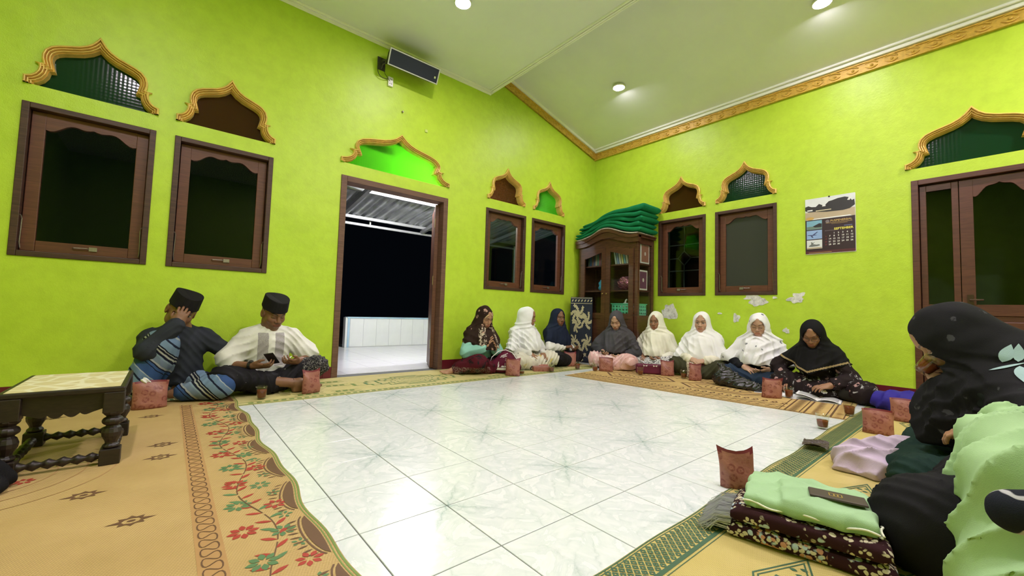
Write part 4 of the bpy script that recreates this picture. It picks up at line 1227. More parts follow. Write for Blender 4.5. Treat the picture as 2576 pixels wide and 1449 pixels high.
mb.obj('scarf_band', cloth('cream_inner_band', (.62, .46, .26)), f.root, True)
# 4 woman in white turning away
f = Figure('woman in a crisp white head cloth turning her face towards her neighbour', (3.70, 4.19), 180, MID, .97, lean=.06, head=(40, 6, 0), neckfwd=.02, shw=.135,
           hands={'R': ((.075, .26, .205), (-.62, .62, -.42), (0, -.45, -.9), .25, (.9, -.2, -.4)), 'L': ((-.17, .26, .19), (.25, .8, -.2), (.3, 0, -1), .5)},
           knees={'R': (.24, .26, .12), 'L': (-.28, .31, .13)})
f.body()
f.top(cloth('white_thin_blouse', (.66, .66, .62)), 1.95, .018, .008, 'blouse')
f.legs(cloth('cream_floral_skirt', (.66, .63, .53), [('flower', (.05, .05, .06), 9, .22), ('blotch', (.62, .50, .16), 6, .58)]), .026, 'skirt', .06)
WHC = cloth('white_head_cloth', (.80, .81, .82), None, .75, .05, .35)
f.hijab(WHC, .235, .012, .95, .009, drape=.10, hood=.006, nape=.01, h=.008)
# 5 woman in navy
f = Figure('woman in a navy head scarf and white sleeves talking with her mouth open', (4.33, 4.20), 190, DARKT, .98, lean=.05, head=(-22, 2, 0), neckfwd=.02, shw=.135, mouth=.008,
           hands={'R': ((.055, .235, .265), (-.8, .5, .15), (0, -.5, -.8), .85, (.9, -.2, -.5)), 'L': ((-.21, .22, .205), (.45, .75, .15), (.3, -.4, .8), .75)})
f.body()
f.top(cloth('white_long_sleeves', (.74, .73, .68), [('vine', (.60, .58, .53), 40, .05)]), 1.9, .018, .006, 'blouse')
f.legs(cloth('black_trousers_cloth', (.016, .015, .016)), .016, 'trousers', .03, .005)
f.hijab(cloth('navy_head_scarf', (.012, .017, .036)), .27, .004, .50, .005, drape=.09)
# 6 woman in grey with phone
f = Figure('woman in dark grey head scarf and pink skirt with a phone before the cabinet', (4.90, 3.46), 106, PALE, .97, lean=.06, head=(6, 26, 0), neckfwd=.02, shw=.135, eyes='down',
           hands={'R': ((.135, .225, .215), (-.55, .80, -.12), (-.3, -.3, .9), .6, (.9, -.2, -.4)), 'L': ((-.13, .22, .165), (.75, .55, .05), (.1, -.2, .95), .45)})
f.body()
f.top(cloth('grey_tunic_cloth', (.060, .058, .066)), 1.6, .03, .02, 'tunic')
f.legs(cloth('pale_pink_floral_skirt', (.70, .44, .42), [('flower', (.58, .26, .25), 14, .28), ('blotch', (.80, .62, .58), 9, .55)]), .030, 'skirt', .06, .009)
f.hijab(cloth('dark_grey_head_scarf', (.072, .068, .076)), .22, .0, .75, .007, drape=.10)
MB().tube([f.J['wrR'] + (f.J['elR'] - f.J['wrR']) * t for t in (.05, .30)], .036, 10).obj('cuff', cloth('pale_pink_floral_skirt', (.7, .4, .4)), f.root, True)
# 7 woman in cream
f = Figure('woman in a long cream head cloth and black and white floral skirt', (5.24, 3.05), 100, MID, .97, lean=.06, head=(2, 8, 3), neckfwd=.02, shw=.135,
           hands={'R': ((.135, .235, .195), (-.35, .85, -.25), (-.3, -.2, -.9), .55, (.9, -.2, -.4)), 'L': ((-.13, .26, .165), (.75, .6, -.05), (.2, -.3, .9), .65)})
f.body()
f.top(cloth('cream_tunic_cloth', (.77, .75, .64)), 1.75, .022, .012, 'tunic')
f.legs(cloth('white_skirt_black_flowers', (.66, .65, .63), [('vine', (.055, .05, .06), 24, .09)]), .024, 'skirt', .05)
f.hijab(cloth('cream_head_cloth', (.80, .785, .66), None, .75, .05), .20, .0, .80, .006, drape=.11, face=(.060, .088))
# 8 woman in white, olive trousers
f = Figure('woman in a plain white prayer head cloth and olive trousers facing the room', (5.27, 2.44), 101, PALE, 1.0, lean=.05, head=(4, 3, 0), neckfwd=.02, shw=.145,
           hands={'R': ((.07, .30, .225), (-.8, .4, -.2), (0, -.5, -.8), .8), 'L': ((-.09, .30, .215), (.8, .4, -.2), (0, -.5, -.8), .8)}, knees={'R': (.255, .26, .135), 'L': (-.255, .26, .135)})
f.body()
f.top(cloth('cream_blouse_cloth', (.78, .74, .60)), 1.9, .02, .01, 'blouse')
f.legs(cloth('olive_trousers_cloth', (.050, .050, .026)), .024, 'trousers', .05, .006)
f.hijab(cloth('white_prayer_cloth', (.84, .84, .84), None, .75, .04), .215, .022, 1.0, .006, drape=.10, face=(.064, .092))
# 9 woman in white with glasses
f = Figure('woman with glasses in a white flower dotted head cloth and jeans', (5.24, 1.77), 99, PALE, .98, lean=.06, head=(2, 12, 0), neckfwd=.02, shw=.145, eyes='down',
           hands={'R': ((.12, .275, .205), (-.85, .45, -.25), (0, -.5, -.8), .45, (.9, -.2, -.5)), 'L': ((-.13, .275, .20), (.85, .45, -.25), (0, -.4, .8), .45)}, knees={'R': (.26, .27, .12), 'L': (-.25, .27, .12)})
f.body()
f.top(cloth('black_sleeve_cloth', (.014, .014, .018)), 1.85, .02, .01, 'blouse')
f.legs(cloth('dark_denim', (.024, .040, .070)), .022, 'jeans', .04, .006)
f.hijab(cloth('white_dotted_head_cloth', (.82, .82, .85), [('flower', (.16, .17, .20), 9, .16)], .75, .05), .235, .03, .92, .011, drape=.10, hood=.004, face=(.066, .088))
f.glasses(M('thin_gold_frame', (.45, .32, .16), .3, .5, .7))
# 10 woman in black reading
f = Figure('woman in a black head scarf with gold piping and glasses leaning over a book', (5.12, 1.17), 86, MID, .97, lean=.16, head=(8, 30, 0), neckfwd=.05, shw=.14, slump=.045, eyes='down',
           hands={'R': ((.205, .275, .13), (.05, .85, -.4), (-.2, -.3, -.9), .5, (.9, -.2, -.2)), 'L': ((-.16, .33, .135), (.55, .70, -.15), (.2, -.2, -.9), .55)},
           knees={'R': (.26, .28, .12), 'L': (-.40, .28, .11)}, ankles={'R': (-.12, .24, .06), 'L': (-.30, -.05, .06)})
f.body()
FLB = cloth('black_floral_dress', (.022, .015, .016), [('flower', (.42, .26, .25), 13, .28), ('blotch', (.48, .48, .50), 15, .60)])
f.top(FLB, 1.72, .024, .012, 'dress_top')
f.legs(FLB, .022, 'dress_skirt', .05)
S = Sdf(); S.rc((-.22, .10, .10), (-.50, .20, .05), .11, .06, .05); S.rc((-.25, .22, .08), (-.52, .30, .035), .07, .04, .05)
f.part('underskirt', S, cloth('olive_black_cloth', (.028, .026, .020)), .011)
for q in 'RL':
    MB().tube([f.J['wr' + q] + (f.J['el' + q] - f.J['wr' + q]) * t for t in (.08, .17, .30)], .037, 10).obj('cuff', cloth('coral_cuff', (.48, .10, .075)), f.root, True)
def z10(V):
    a = np.abs(V[:, 0] - .0)
    d = np.abs(V[:, 2] - (.245 + .42 * a)); return smoothstep(.011, .007, d) * (V[:, 1] > -.02)
f.hijab(cloth('black_scarf_gold_piping', (.010, .010, .011), [('zone', (.36, .27, .14), 1, 0)]), .2, .0, .55, .004, zone=z10, drape=.10, hemfn=lambda X, Y: .222 + .42 * np.abs(X), h=.0075)
f.glasses(M('dark_spectacle_frame', (.03, .02, .018), .3))
# 11 woman drinking tea on the right
f = Figure('woman in a black hijab with pale leaf print bowing to drink tea at the right', (2.74, -.03), 0, TAN, 1.04, lean=.05, side=-.05, head=(4, 38, 0), neckfwd=.045, shw=.15, slump=-.02, eyes='down', group='people seated by the right mat',
           hands={'R': ((.0, .205, .465), (-.25, .22, .92), (-.95, .25, .1), [.75, .8, .85, .9], (.8, .2, -.6)), 'L': ((-.285, .075, .345), (.35, .75, -.35), (.2, -.2, -.9), .55, (-.9, -.6, -.2))},
           knees={'R': (.30, .27, .13), 'L': (-.355, .255, .10)}, ankles={'R': (-.08, .33, .06), 'L': (.1, .26, .06)})
f.body(hf=.0038)
f.top(cloth('black_green_tunic', (.013, .017, .015)), 1.85, .026, .012, 'tunic')
f.legs(cloth('bottle_green_skirt', (.012, .032, .024)), .022, 'skirt', .05, .006, h=.009)
def ex(S):
    S.rc((-.05, .02, .60), (-.06, -.10, .42), .13, .17, .08); S.rc((-.06, .12, .46), (-.07, .17, .24), .10, .085, .06); S.rc((-.20, -.04, .48), (-.23, -.03, .36), .10, .11, .06)
LH = f.hijab(cloth('black_leaf_print_hijab', (.014, .014, .015), [('flower', (.055, .055, .06), 12, .17)], .9), .28, .01, .85, .008, drape=.09, hood=.012, nape=.02, extra=ex, hemfn=lambda X, Y: .21 + .55 * np.clip(-X - .12, 0, .5) + .3 * np.clip(.02 - Y, 0, 1), h=.008)
# leaf sprig printed on the shoulder facing the camera
LEAFM = cloth('pale_teal_leaf_print', (.33, .47, .47))
dg = bpy.context.evaluated_depsgraph_get()
def leaf_on(o, root, uv, ang, L, W):
    """print a leaf on the side of the cloth: project from local -x onto the surface"""
    me = o.data
    pts = []
    for i in range(9):
        t = i / 8; pts.append((t * L, W * math.sin(math.pi * t ** .8)))
    pts += [(t_, -w_) for t_, w_ in pts]
    ca, sa = math.cos(ang), math.sin(ang)
    out = []
    for a, b in pts:
        y = uv[0] + a * ca - b * sa; z = uv[1] + a * sa + b * ca
        hit, loc, nor, _ = o.ray_cast(Vector((-.8, y, z)), Vector((1, 0, 0)))
        out.append(tuple(loc + nor * .004) if hit else (-.3, y, z))
    return out
mb = MB()
for (y, z), a, L, W in (((.025, .60), 1.9, .075, .019), ((-.015, .605), 1.6, .07, .016), ((-.018, .59), -1.7, .055, .018), ((-.03, .61), -2.6, .055, .010), ((.06, .565), 2.75, .11, .004)):
    pts = leaf_on(LH, f.root, (y, z), a, L, W)
    mb.add(pts, [(i, i + 1, 10 + i, 9 + i) for i in range(8)])
mb.obj('leaf_print', LEAFM, LH, True, fix=False)
# 12 person mostly outside the frame
f = Figure('person in a black skirt with a pale green robe at the right edge', (1.98, -.34), 0, TAN, 1.0, lean=.05, head=(0, 10, 0), shw=.145, group='people seated by the right mat',
           hands={'R': ((.10, .30, .30), (-.5, .7, 0), (0, 0, -1), .5), 'L': ((-.10, .25, .32), (.5, .7, 0), (0, 0, -1), .5)}, knees={'R': (.25, .40, .17), 'L': (-.20, .44, .16)}, ankles={'R': (-.10, .33, .06), 'L': (.12, .26, .06)})
f.body(h=.016, hf=.007)
def ex(S): S.rc((-.02, .2, .14), (-.16, .48, .13), .15, .13, .08); S.rc((-.16, .5, .1), (.1, .46, .1), .13, .12, .08)
f.legs(cloth('plain_black_skirt', (.010, .010, .011)), .035, 'skirt', .08, .004, extra=ex, h=.010)
PG_ = cloth('pale_green_robe_cloth', (.34, .52, .26), None, .85, .08, .18)
S = Sdf()
S.el((0, .0, .30), (.20, .15, .22), None, .08); S.rc((-.16, -.02, .5), (.16, -.02, .5), .085, None, .06)
S.rc((.0, .1, .34), (-.02, .30, .36), .15, .10, .06); S.rc((.1, .24, .40), (.28, .34, .42), .08, .05, .05); S.rc((-.06, .33, .38), (-.10, .40, .12), .085, .05, .05); S.rc((.10, .36, .36), (.02, .42, .26), .09, .05, .05)
S.rc((-.05, .30, .38), (-.27, .31, .34), .09, .08, .06); S.rc((-.27, .33, .33), (-.365, .355, .03), .085, .10, .06); S.rc((-.25, .20, .36), (-.38, .20, .03), .11, .12, .07); S.rc((-.28, .05, .36), (-.38, .05, .05), .11, .12, .07)
S.rc((.02, .40, .30), (-.04, .43, .16), .045, .035, .03)
def pf12(F, X, Y, Z): return F + .018 * ridge((X * 1.2 + Y * .7 + Z * .3) * 46 + 2.5 * np.sin(Z * 9 + X * 5)) + .010 * clump(X, Y, Z, 30, 1)
f.part('robe', S, PG_, .009, pf12)
S = Sdf(); S.rc((-.475, -.02, .40), (-.49, .325, .33), .066, .048, .04)
f.part('sleeve', S, cloth('dark_sleeve_white_swirls', (.012, .014, .022), [('vine', (.40, .40, .40), 9, .05)]), .009, lambda F, X, Y, Z: F + .005 * clump(X, Y, Z, 40, 2))
f.hijab(cloth('black_plain_scarf', (.012, .012, .013)), .32, .0, .3, .005, h=.014)
# ---------------------------------------------------------------- woven mats with printed motifs
def matmat(name, c1, c2, k=520.0, dark=.72):
    m, nt, b = mat0(name, .62, .3)
    co = OBJ(nt)
    sx = NN(nt, 'SeparateXYZ', {0: co})
    a = MT(nt, 'SINE', MT(nt, 'MULTIPLY', MT(nt, 'ADD', sx.outputs[0], MT(nt, 'MULTIPLY', sx.outputs[1], .35)), k))
    c = MT(nt, 'SINE', MT(nt, 'MULTIPLY', MT(nt, 'SUBTRACT', sx.outputs[1], MT(nt, 'MULTIPLY', sx.outputs[0], .35)), k))
    w = MT(nt, 'MULTIPLY', a, c)
    n = NOISE(nt, co, 3.5, 4)
    patch = RAMP(nt, NOISE(nt, co, 2.2, 2), [(.42, G(0)), (.62, G(1))])
    col = RAMP(nt, n, [(.3, c1), (.7, c2)])
    f = RAMP(nt, w, [(.15, G(1)), (.55, G(dark))])
    f = MIX(nt, MT(nt, 'ADD', MT(nt, 'MULTIPLY', patch, .65), .3), G(1) + (1,), f)
    SETC(nt, b, MIX(nt, 1.0, col, f, 'MULTIPLY'))
    BUMP(nt, b, w, .35, .002)
    return m
TANM = matmat('tan_woven_plastic', (.44, .30, .115), (.51, .355, .15))
YELM = matmat('yellow_green_woven_plastic', (.53, .46, .18), (.59, .52, .24))
BRNM = matmat('golden_woven_plastic', (.52, .35, .13), (.60, .42, .17))
YDM = matmat('bright_yellow_woven_plastic', (.49, .395, .12), (.56, .455, .165), 600)
DKG = M('print_dark_green', (.045, .11, .055), .6); MIDG = M('print_olive_green', (.16, .24, .055), .6); BRN = M('print_brown', (.13, .062, .028), .6)
REDP = M('print_red', (.36, .035, .022), .6); LTB = M('print_light_brown', (.42, .24, .09), .65); LEAFG = M('print_leaf_green', (.09, .19, .075), .6)
MATZ = .0035
class Print(MB):
    """flat printed figures just above a mat"""
    def __init__(s, mp, z=MATZ + .0009): super().__init__(); s.mp = mp; s.z = z; s.k = 0
    def poly(s, pts, mi=0):
        t = tessellate_polygon([[Vector((p[0], p[1], 0)) for p in pts]])
        s.k = (s.k + 1) % 37; z = s.z + s.k * 1.6e-5
        return s.add([(*s.mp(*p), z) for p in pts], [tuple(q) for q in t], mi)
    def ring(s, a, b, mi=0):
        n = len(a); s.k = (s.k + 1) % 37; z = s.z + s.k * 1.6e-5
        return s.add([(*s.mp(*p), z) for p in list(a) + list(b)], [(i, (i + 1) % n, n + (i + 1) % n, n + i) for i in range(n)], mi)
    def line(s, pts, w, mi=0):
        P = [np.array(p, float) for p in pts]; L = []; R = []
        for i, p in enumerate(P):
            d = P[min(i + 1, len(P) - 1)] - P[max(i - 1, 0)]; d /= np.linalg.norm(d) + 1e-9
            n = np.array((-d[1], d[0])); L.append(p + n * w / 2); R.append(p - n * w / 2)
        n = len(P); s.k = (s.k + 1) % 37; z = s.z + s.k * 1.6e-5
        return s.add([(*s.mp(*p), z) for p in L + R], [(i, i + 1, n + i + 1, n + i) for i in range(n - 1)], mi)
    def rect(s, a, b, c, d, mi=0): return s.poly([(a, c), (b, c), (b, d), (a, d)], mi)
    def dia(s, x, y, w, h, t, mi=0):
        q = [(1, 0), (0, 1), (-1, 0), (0, -1)]
        return s.ring([(x + a * w, y + b * h) for a, b in q], [(x + a * w * t, y + b * h * t) for a, b in q], mi)
    def leaf(s, x, y, ang, L, W, mi=0):
        ca, sa = math.cos(ang), math.sin(ang)
        pts = [(0, 0), (.3, .8), (.55, 1), (.8, .6), (1, 0), (.8, -.6), (.55, -1), (.3, -.8)]
        return s.poly([(x + a * L * ca - b * W * sa, y + a * L * sa + b * W * ca) for a, b in pts], mi)
    def done(s, mats, parent): return s.obj('printed_pattern', mats, parent, fix=False)
def mat_slab(name, label, outline, mp, mat):
    mb = MB().prism(outline, lambda u, v, t: (*mp(u, v), t), MATZ, .0006)
    o = mb.obj(name, mat)
    return tag(o, label, 'mat')
idm = lambda x, y: (x, y)
def wavy(pts_fn, n): return [pts_fn(i / n) for i in range(n + 1)]
# mat B along the left wall
eb = [(x, 3.553 + .02 * (x - .46) / 4.2 + .006 * math.sin(x * 5)) for x in np.linspace(-1.3, 4.70, 50)]
mB = mat_slab('woven_mat', 'pale yellow and green woven mat along the left wall', eb + [(4.72, 4.44), (-1.3, 4.44)], idm, YELM)
p = Print(idm)
ey = lambda x: 3.553 + .02 * (x - .46) / 4.2
p.line([(x, ey(x) + .012) for x in np.linspace(-1.3, 4.7, 60)], .014, 0)
p.line([(x, ey(x) + .085) for x in np.linspace(-1.3, 4.7, 60)], .008, 0)
x = .5
while x < 4.68:
    p.rect(x, x + .034, ey(x) + .035, ey(x) + .068, 0); x += .055
for cx in (-.3, 2.0, 3.9):
    for k, (w, h) in enumerate(((.62, .24), (.50, .19), (.38, .14), (.24, .085), (.12, .04))):
        def stp(w, h, st=4):
            q = []
            for i in range(st):
                q += [(w * (1 - i / st), h * i / st), (w * (1 - i / st), h * (i + 1) / st)]
            f = q + [(-a, b) for a, b in reversed(q)] + [(-a, -b) for a, b in q] + [(a, -b) for a, b in reversed(q)]
            return [(cx + a, 3.96 + b) for a, b in f]
        p.ring(stp(w, h), stp(w * .955 - .004, h * .92 - .004), k % 2)
for cx in (.95, 1.25, 2.9, 3.15, 4.5):
    for cy in (3.72, 4.0, 4.2):
        for k in range(3): p.rect(cx - .09 + k * .06, cx - .05 + k * .06, cy - .02, cy + .02, 0)
        p.line([(cx - .12, cy - .035), (cx + .12, cy - .035)], .008); p.line([(cx - .12, cy + .035), (cx + .12, cy + .035)], .008)
p.done([MIDG, LEAFG], mB)
# mat A left, lying over mat B
MATZ_A = .0058
ea = [(.447 + .010 * math.sin(y * 6.3 + 1) + .008 * math.sin(y * 14), y) for y in np.linspace(.5, 3.98, 70)]
mA = tag(MB().prism(ea + [(-1.6, 3.98), (-1.6, .5)], lambda u, v, t: (u, v, t), MATZ_A, .0037).obj('woven_mat', TANM), 'tan woven mat with red and green flower border at the left', 'mat')
p = Print(idm, MATZ_A + .0008)
exx = lambda y: .447 + .010 * math.sin(y * 6.3 + 1) + .008 * math.sin(y * 14)
ys = np.linspace(.55, 3.96, 140)
p.line([(exx(y) - .006, y) for y in ys], .007, 2); p.line([(exx(y) - .017, y) for y in ys], .004, 2)
# brown scalloped edging
for k in range(10):
    y0 = .62 + k * .345
    top = [(exx(y) - .024, y) for y in np.linspace(y0, y0 + .28, 16)]
    bot = [(exx(y) - .026 - .036 * max(0, math.sin(math.pi * (y - y0) / .28)) ** .7, y) for y in np.linspace(y0 + .28, y0, 16)]
    p.poly(top + bot[1:-1], 0)
    p.line([(a - .010, b) for a, b in bot], .006, 0)
    for j in range(9):
        yy = y0 + .02 + j * .03; xb = exx(yy) - .038 - .036 * max(0, math.sin(math.pi * (yy - y0) / .28)) ** .7 if y0 < yy < y0 + .28 else exx(yy) - .05
        p.leaf(xb - .004, yy, math.pi + .25 * math.sin(j), .034, .0045, 0)
# faint brown band with running scroll
p.rect(.105, .175, .55, 3.75, 3)
t = np.linspace(.55, 3.75, 900)
p2 = Print(idm, MATZ_A + .0016)
p2.line([(.140 + .024 * math.cos(y * 105), y + .016 * math.sin(y * 210)) for y in t], .0042, 0)
p2.done([BRN], mA)
def star(x, y, r, mi=0, rot=0.0):
    o = []; i_ = []
    for k in range(16):
        a = rot + 2 * math.pi * k / 16; rr = r * (1.0 if k % 2 == 0 else .66) * (1.35 if k % 8 == 0 else 1)
        o.append((x + rr * 1.15 * math.cos(a), y + rr * math.sin(a))); r2 = r * (.50 if k % 2 == 0 else .44)
        i_.append((x + r2 * 1.25 * math.cos(a), y + r2 * math.sin(a)))
    p.ring(o, i_, mi); p.poly([(x + r * .2 * 1.4 * math.cos(a), y + r * .2 * math.sin(a)) for a in np.linspace(0, 2 * math.pi, 10)[:-1]], mi)
for (x, y) in ((-.039, 3.5), (.022, 2.79), (.016, 2.575), (-.2, 2.235), (-.051, 1.89), (-.42, 3.3), (-.33, 1.6), (-.15, 1.25), (.02, .95), (-.5, 3.75), (-.62, 1.95)):
    star(x, y, .042)
# medallion arcs and red flower by the table
for r in (.24, .33, .43): p.line([(-.56 + r * math.cos(a), 2.62 + r * .95 * math.sin(a)) for a in np.linspace(-1.6, .7, 30)], .004, 3)
def rose(x, y, r, mi, n=7, rot=0.0):
    for k in range(n): p.leaf(x + r * .25 * math.cos(rot + 2 * math.pi * k / n), y + r * .25 * math.sin(rot + 2 * math.pi * k / n), rot + 2 * math.pi * k / n, r * .75, r * .22, mi)
for (x, y) in ((-.46, 2.50), (-.40, 2.53), (-.52, 2.46)): rose(x, y, .035, 1)
# flower border
rnd = random.Random(3)
y = .62; k = 0
while y < 3.9:
    sx_ = .285 + .035 * math.sin(y * 9)
    p.line([(.285 + .035 * math.sin(yy * 9), yy) for yy in np.linspace(y, y + .20, 8)], .004, 0)
    for j in range(6):
        yy = y + .033 * j; xx = .285 + .035 * math.sin(yy * 9); sd = 1 if j % 2 else -1
        p.leaf(xx, yy, (0.6 if sd > 0 else math.pi - .6) + rnd.uniform(-.2, .2), .055, .0085, 1 if (k + j) % 3 else 4)
    rose(.245 + rnd.uniform(-.02, .02), y + .11, .046, 4 if k % 2 else 1, 8)
    rose(.345 + rnd.uniform(-.02, .02), y + .05, .04, 1 if k % 2 else 4, 7)
    rose(.36, y + .16, .026, 4, 5)
    y += .215; k += 1
p.done([BRN, REDP, MIDG, LTB, LEAFG], mA)
# mat C along the right wall
o0 = np.array((3.665, 3.345)); e1 = np.array((3.965, .755)) - o0; LC = np.linalg.norm(e1); e1 /= LC; e2 = np.array((-e1[1], e1[0]))
mpC = lambda u, v: tuple(o0 + e1 * u + e2 * v)
ec = [(u, .004 * math.sin(u * 9)) for u in np.linspace(0, LC, 40)]
mC = mat_slab('woven_mat', 'golden brown patterned woven mat before the right wall', ec + [(LC + .02, 1.28), (0.0, 1.32)], mpC, BRNM)
p = Print(mpC)
p.line([(u, .012) for u in np.linspace(0, LC, 4)], .016, 0)
for v in (.05, .075, .20, .225, .40): p.line([(0, v), (LC - .45, v)], .007, 0)
u = .03
while u < LC - .46:
    p.leaf(u, .135, .55, .07, .014, 0); p.leaf(u + .035, .16, -.5, .05, .010, 1); p.rect(u, u + .03, .092, .106, 0)
    p.dia(u + .03, .31, .026, .055, .5, 0); p.leaf(u, .26, .9, .04, .010, 0)
    u += .075
for k, (a, b) in enumerate(((.44, .40), (.36, .32), (.28, .24))):
    for cx in (.62, 1.55):
        hx = [(cx - a, .66), (cx - a * .6, .66 + b * .55), (cx + a * .6, .66 + b * .55), (cx + a, .66), (cx + a * .6, .66 - b * .55), (cx - a * .6, .66 - b * .55)]
        hy = [(cx + (q - cx) * .93, .66 + (w - .66) * .90) for q, w in hx]
        p.ring(hx, hy, k % 2)
for cx in (.62, 1.55):
    for j in range(-3, 4):
        p.leaf(cx + j * .055, .66, 1.2, .06, .012, 0); p.leaf(cx + j * .055, .65, -1.2, .06, .012, 0)
u = .04
while u < LC - .46:
    for v in (.93, 1.0, 1.08, 1.16): p.leaf(u, v, (.5, -.5, .8, -.8)[int(v * 100) % 4], .055, .011, int(v * 50) % 2)
    u += .07
for k, u in enumerate((LC - .44, LC - .40, LC - .30, LC - .27, LC - .13, LC - .10, LC - .02)):
    p.line([(u, .02), (u, 1.26)], .014 if k % 2 else .008, 0)
v = .04
while v < 1.25:
    p.dia(LC - .35, v, .036, .024, .5, 0); p.leaf(LC - .23, v, .3, .06, .010, 0); p.leaf(LC - .19, v + .02, 2.6, .05, .009, 1); p.dia(LC - .06, v, .028, .02, .4, 1)
    v += .055
p.done([BRN, LTB], mC)
# mat D at the near right
ed = [(x, .766 + .005 * math.sin(x * 4) + .004 * math.sin(x * 11)) for x in np.linspace(.2, 5.35, 60)]
mD = mat_slab('woven_mat', 'bright yellow woven mat with dark green lattice border at the right', ed + [(5.35, -1.4), (.2, -1.4)], idm, YDM)
p = Print(idm)
fx = lambda x: .766 + .005 * math.sin(x * 4) + .004 * math.sin(x * 11)
xs = np.linspace(.22, 5.33, 120)
p.line([(x, fx(x) - .005) for x in xs], .005, 0); p.line([(x, fx(x) - .014) for x in xs], .003, 0)
p.line([(x, .644) for x in xs], .015, 0); p.line([(x, .627) for x in xs], .003, 0)
px, x, i = .030, .95, 0
while x < 5.3:
    for r in range(3):
        y = .738 - .031 * r - (.0155 if i % 2 else 0)
        if y > .654: p.dia(x, y, .0118, .0125, .34, 0)
    if i % 2 == 0: p.leaf(x - .008, .668, 1.1, .016, .004, 0)
    x += px / 2; i += 1
def nest(cx, cy, w, h):
    for t0, t1 in ((1, .93), (.84, .78), (.36, .30)):
        q = [(1, 0), (0, 1), (-1, 0), (0, -1)]
        p.ring([(cx + a * w * t0, cy + b * h * t0) for a, b in q], [(cx + a * w * t1, cy + b * h * t1) for a, b in q], 0)
    for a in range(4): p.leaf(cx + .02 * math.cos(a * 1.57 + .7), cy + .02 * math.sin(a * 1.57 + .7), a * 1.57 + .7, .035, .012, 0)
    for sg in (-1, 1):
        for j in range(3): p.leaf(cx + sg * w * (.42 + .1 * j), cy, 1.57 if j % 2 else -1.57, h * .25, .008, 0)
for cx, cy in ((2.29, .405), (1.36, .40), (3.25, .41), (4.2, .41), (1.36, .02), (2.29, .02), (1.83, .21)): nest(cx, cy, .21, .085)
p.done([DKG], mD)
# ---------------------------------------------------------------- low table
DW = wood('dark_carved_wood', (.009, .005, .004), (.028, .016, .012), .45, (8, 8, 30))
tb = thing('low_table', 'low carved dark wooden table with cream patterned top at the left', 'table', (-.315, 2.86, MATZ_A), math.radians(0))
hx, hy, ht = .190, .285, .345
MB().box((-hx, -hy, ht - .022), (hx, hy, ht)).obj('table_top', DW, tb, bevel=.005)
m_, nt, b = mat0('cream_lace_inlay', .35)
co = OBJ(nt); v_ = NN(nt, 'TexVoronoi', {'Vector': co, 'Scale': 9.0}, feature='DISTANCE_TO_EDGE').outputs[0]
SETC(nt, b, MIX(nt, RAMP(nt, v_, [(.04, G(1)), (.10, G(0))]), (.62, .52, .30, 1), (.76, .70, .52, 1)))
MB().box((-hx + .018, -hy + .018, ht - .004), (hx - .018, hy - .018, ht + .0015)).obj('inlay', m_, tb)
for sy in (-1, 1):
    pr_ = []
    for i in range(41):
        u = -1 + i / 20; pr_.append((u * (hx - .05), ht - .105 - .016 * abs(math.sin(u * 9)) * smoothstep(.75, .3, abs(u)) + .012 * smoothstep(.6, .95, abs(u))))
    MB().prism([(-(hx - .05), ht - .022), ((hx - .05), ht - .022)] + pr_[::-1], lambda u, v, t: (u, sy * (hy - .035) + t, v), -.009, .009).obj('apron', DW, tb)
for sx_ in (-1, 1):
    pr_ = []
    for i in range(41):
        u = -1 + i / 20; pr_.append((u * (hy - .05), ht - .105 - .016 * abs(math.sin(u * 11)) * smoothstep(.75, .3, abs(u)) + .012 * smoothstep(.6, .95, abs(u))))
    MB().prism([(-(hy - .05), ht - .022), ((hy - .05), ht - .022)] + pr_[::-1], lambda u, v, t: (sx_ * (hx - .035) + t, u, v), -.009, .009).obj('apron', DW, tb)
LP_ = [(.024, .070), (.031, .076), (.029, .085), (.020, .092), (.024, .104), (.034, .125), (.036, .142), (.030, .160), (.020, .170), (.035, .181), (.038, .192), (.033, .203), (.021, .210), (.030, .219), (.036, .226), (.036, .235)]
for sx_ in (-1, 1):
    for sy in (-1, 1):
        cx, cy = sx_ * (hx - .035), sy * (hy - .035)
        mb = MB().lathe(LP_, (cx, cy, 0), 14)
        mb.box((cx - .035, cy - .035, .0), (cx + .035, cy + .035, .070)); mb.box((cx - .035, cy - .035, .230), (cx + .035, cy + .035, ht - .022))
        mb.obj('leg', DW, tb, bevel=.004)
for sy in (-1, 1):
    mb = MB(); cy = sy * (hy - .035)
    pts = [(-hx + .06 + (2 * hx - .12) * t, cy, .036) for t in np.linspace(0, 1, 25)]
    mb.tube(pts, lambda t: .016 + .006 * math.sin(t * 38), 10); mb.obj('stretcher', DW, tb, True)
for sx_ in (-1, 1):
    mb = MB(); cx = sx_ * (hx - .035)
    mb.tube([(cx, -hy + .06 + (2 * hy - .12) * t, .036) for t in np.linspace(0, 1, 31)], lambda t: .016 + .006 * math.sin(t * 50), 10); mb.obj('stretcher', DW, tb, True)
S = Sdf(); S.rc((-.55, 2.45, .13), (-.445, 2.49, .04), .075, .035, .05); S.rc((-.62, 2.50, .15), (-.52, 2.45, .06), .08, .05, .05); S.rc((-.54, 2.37, .03), (-.45, 2.42, .03), .04, .03, .03)
V, Q = sdf_mesh(S, .009, lambda F, X, Y, Z: np.maximum(F + .006 * ridge((X + Y) * 90 + Z * 40), MATZ_A + .001 - Z))
tag(fin('black_cloth', quadmesh('black_cloth', V, Q), cloth('black_bag_cloth', (.010, .010, .012))), 'crumpled black cloth at the left edge beside the low table', 'cloth')
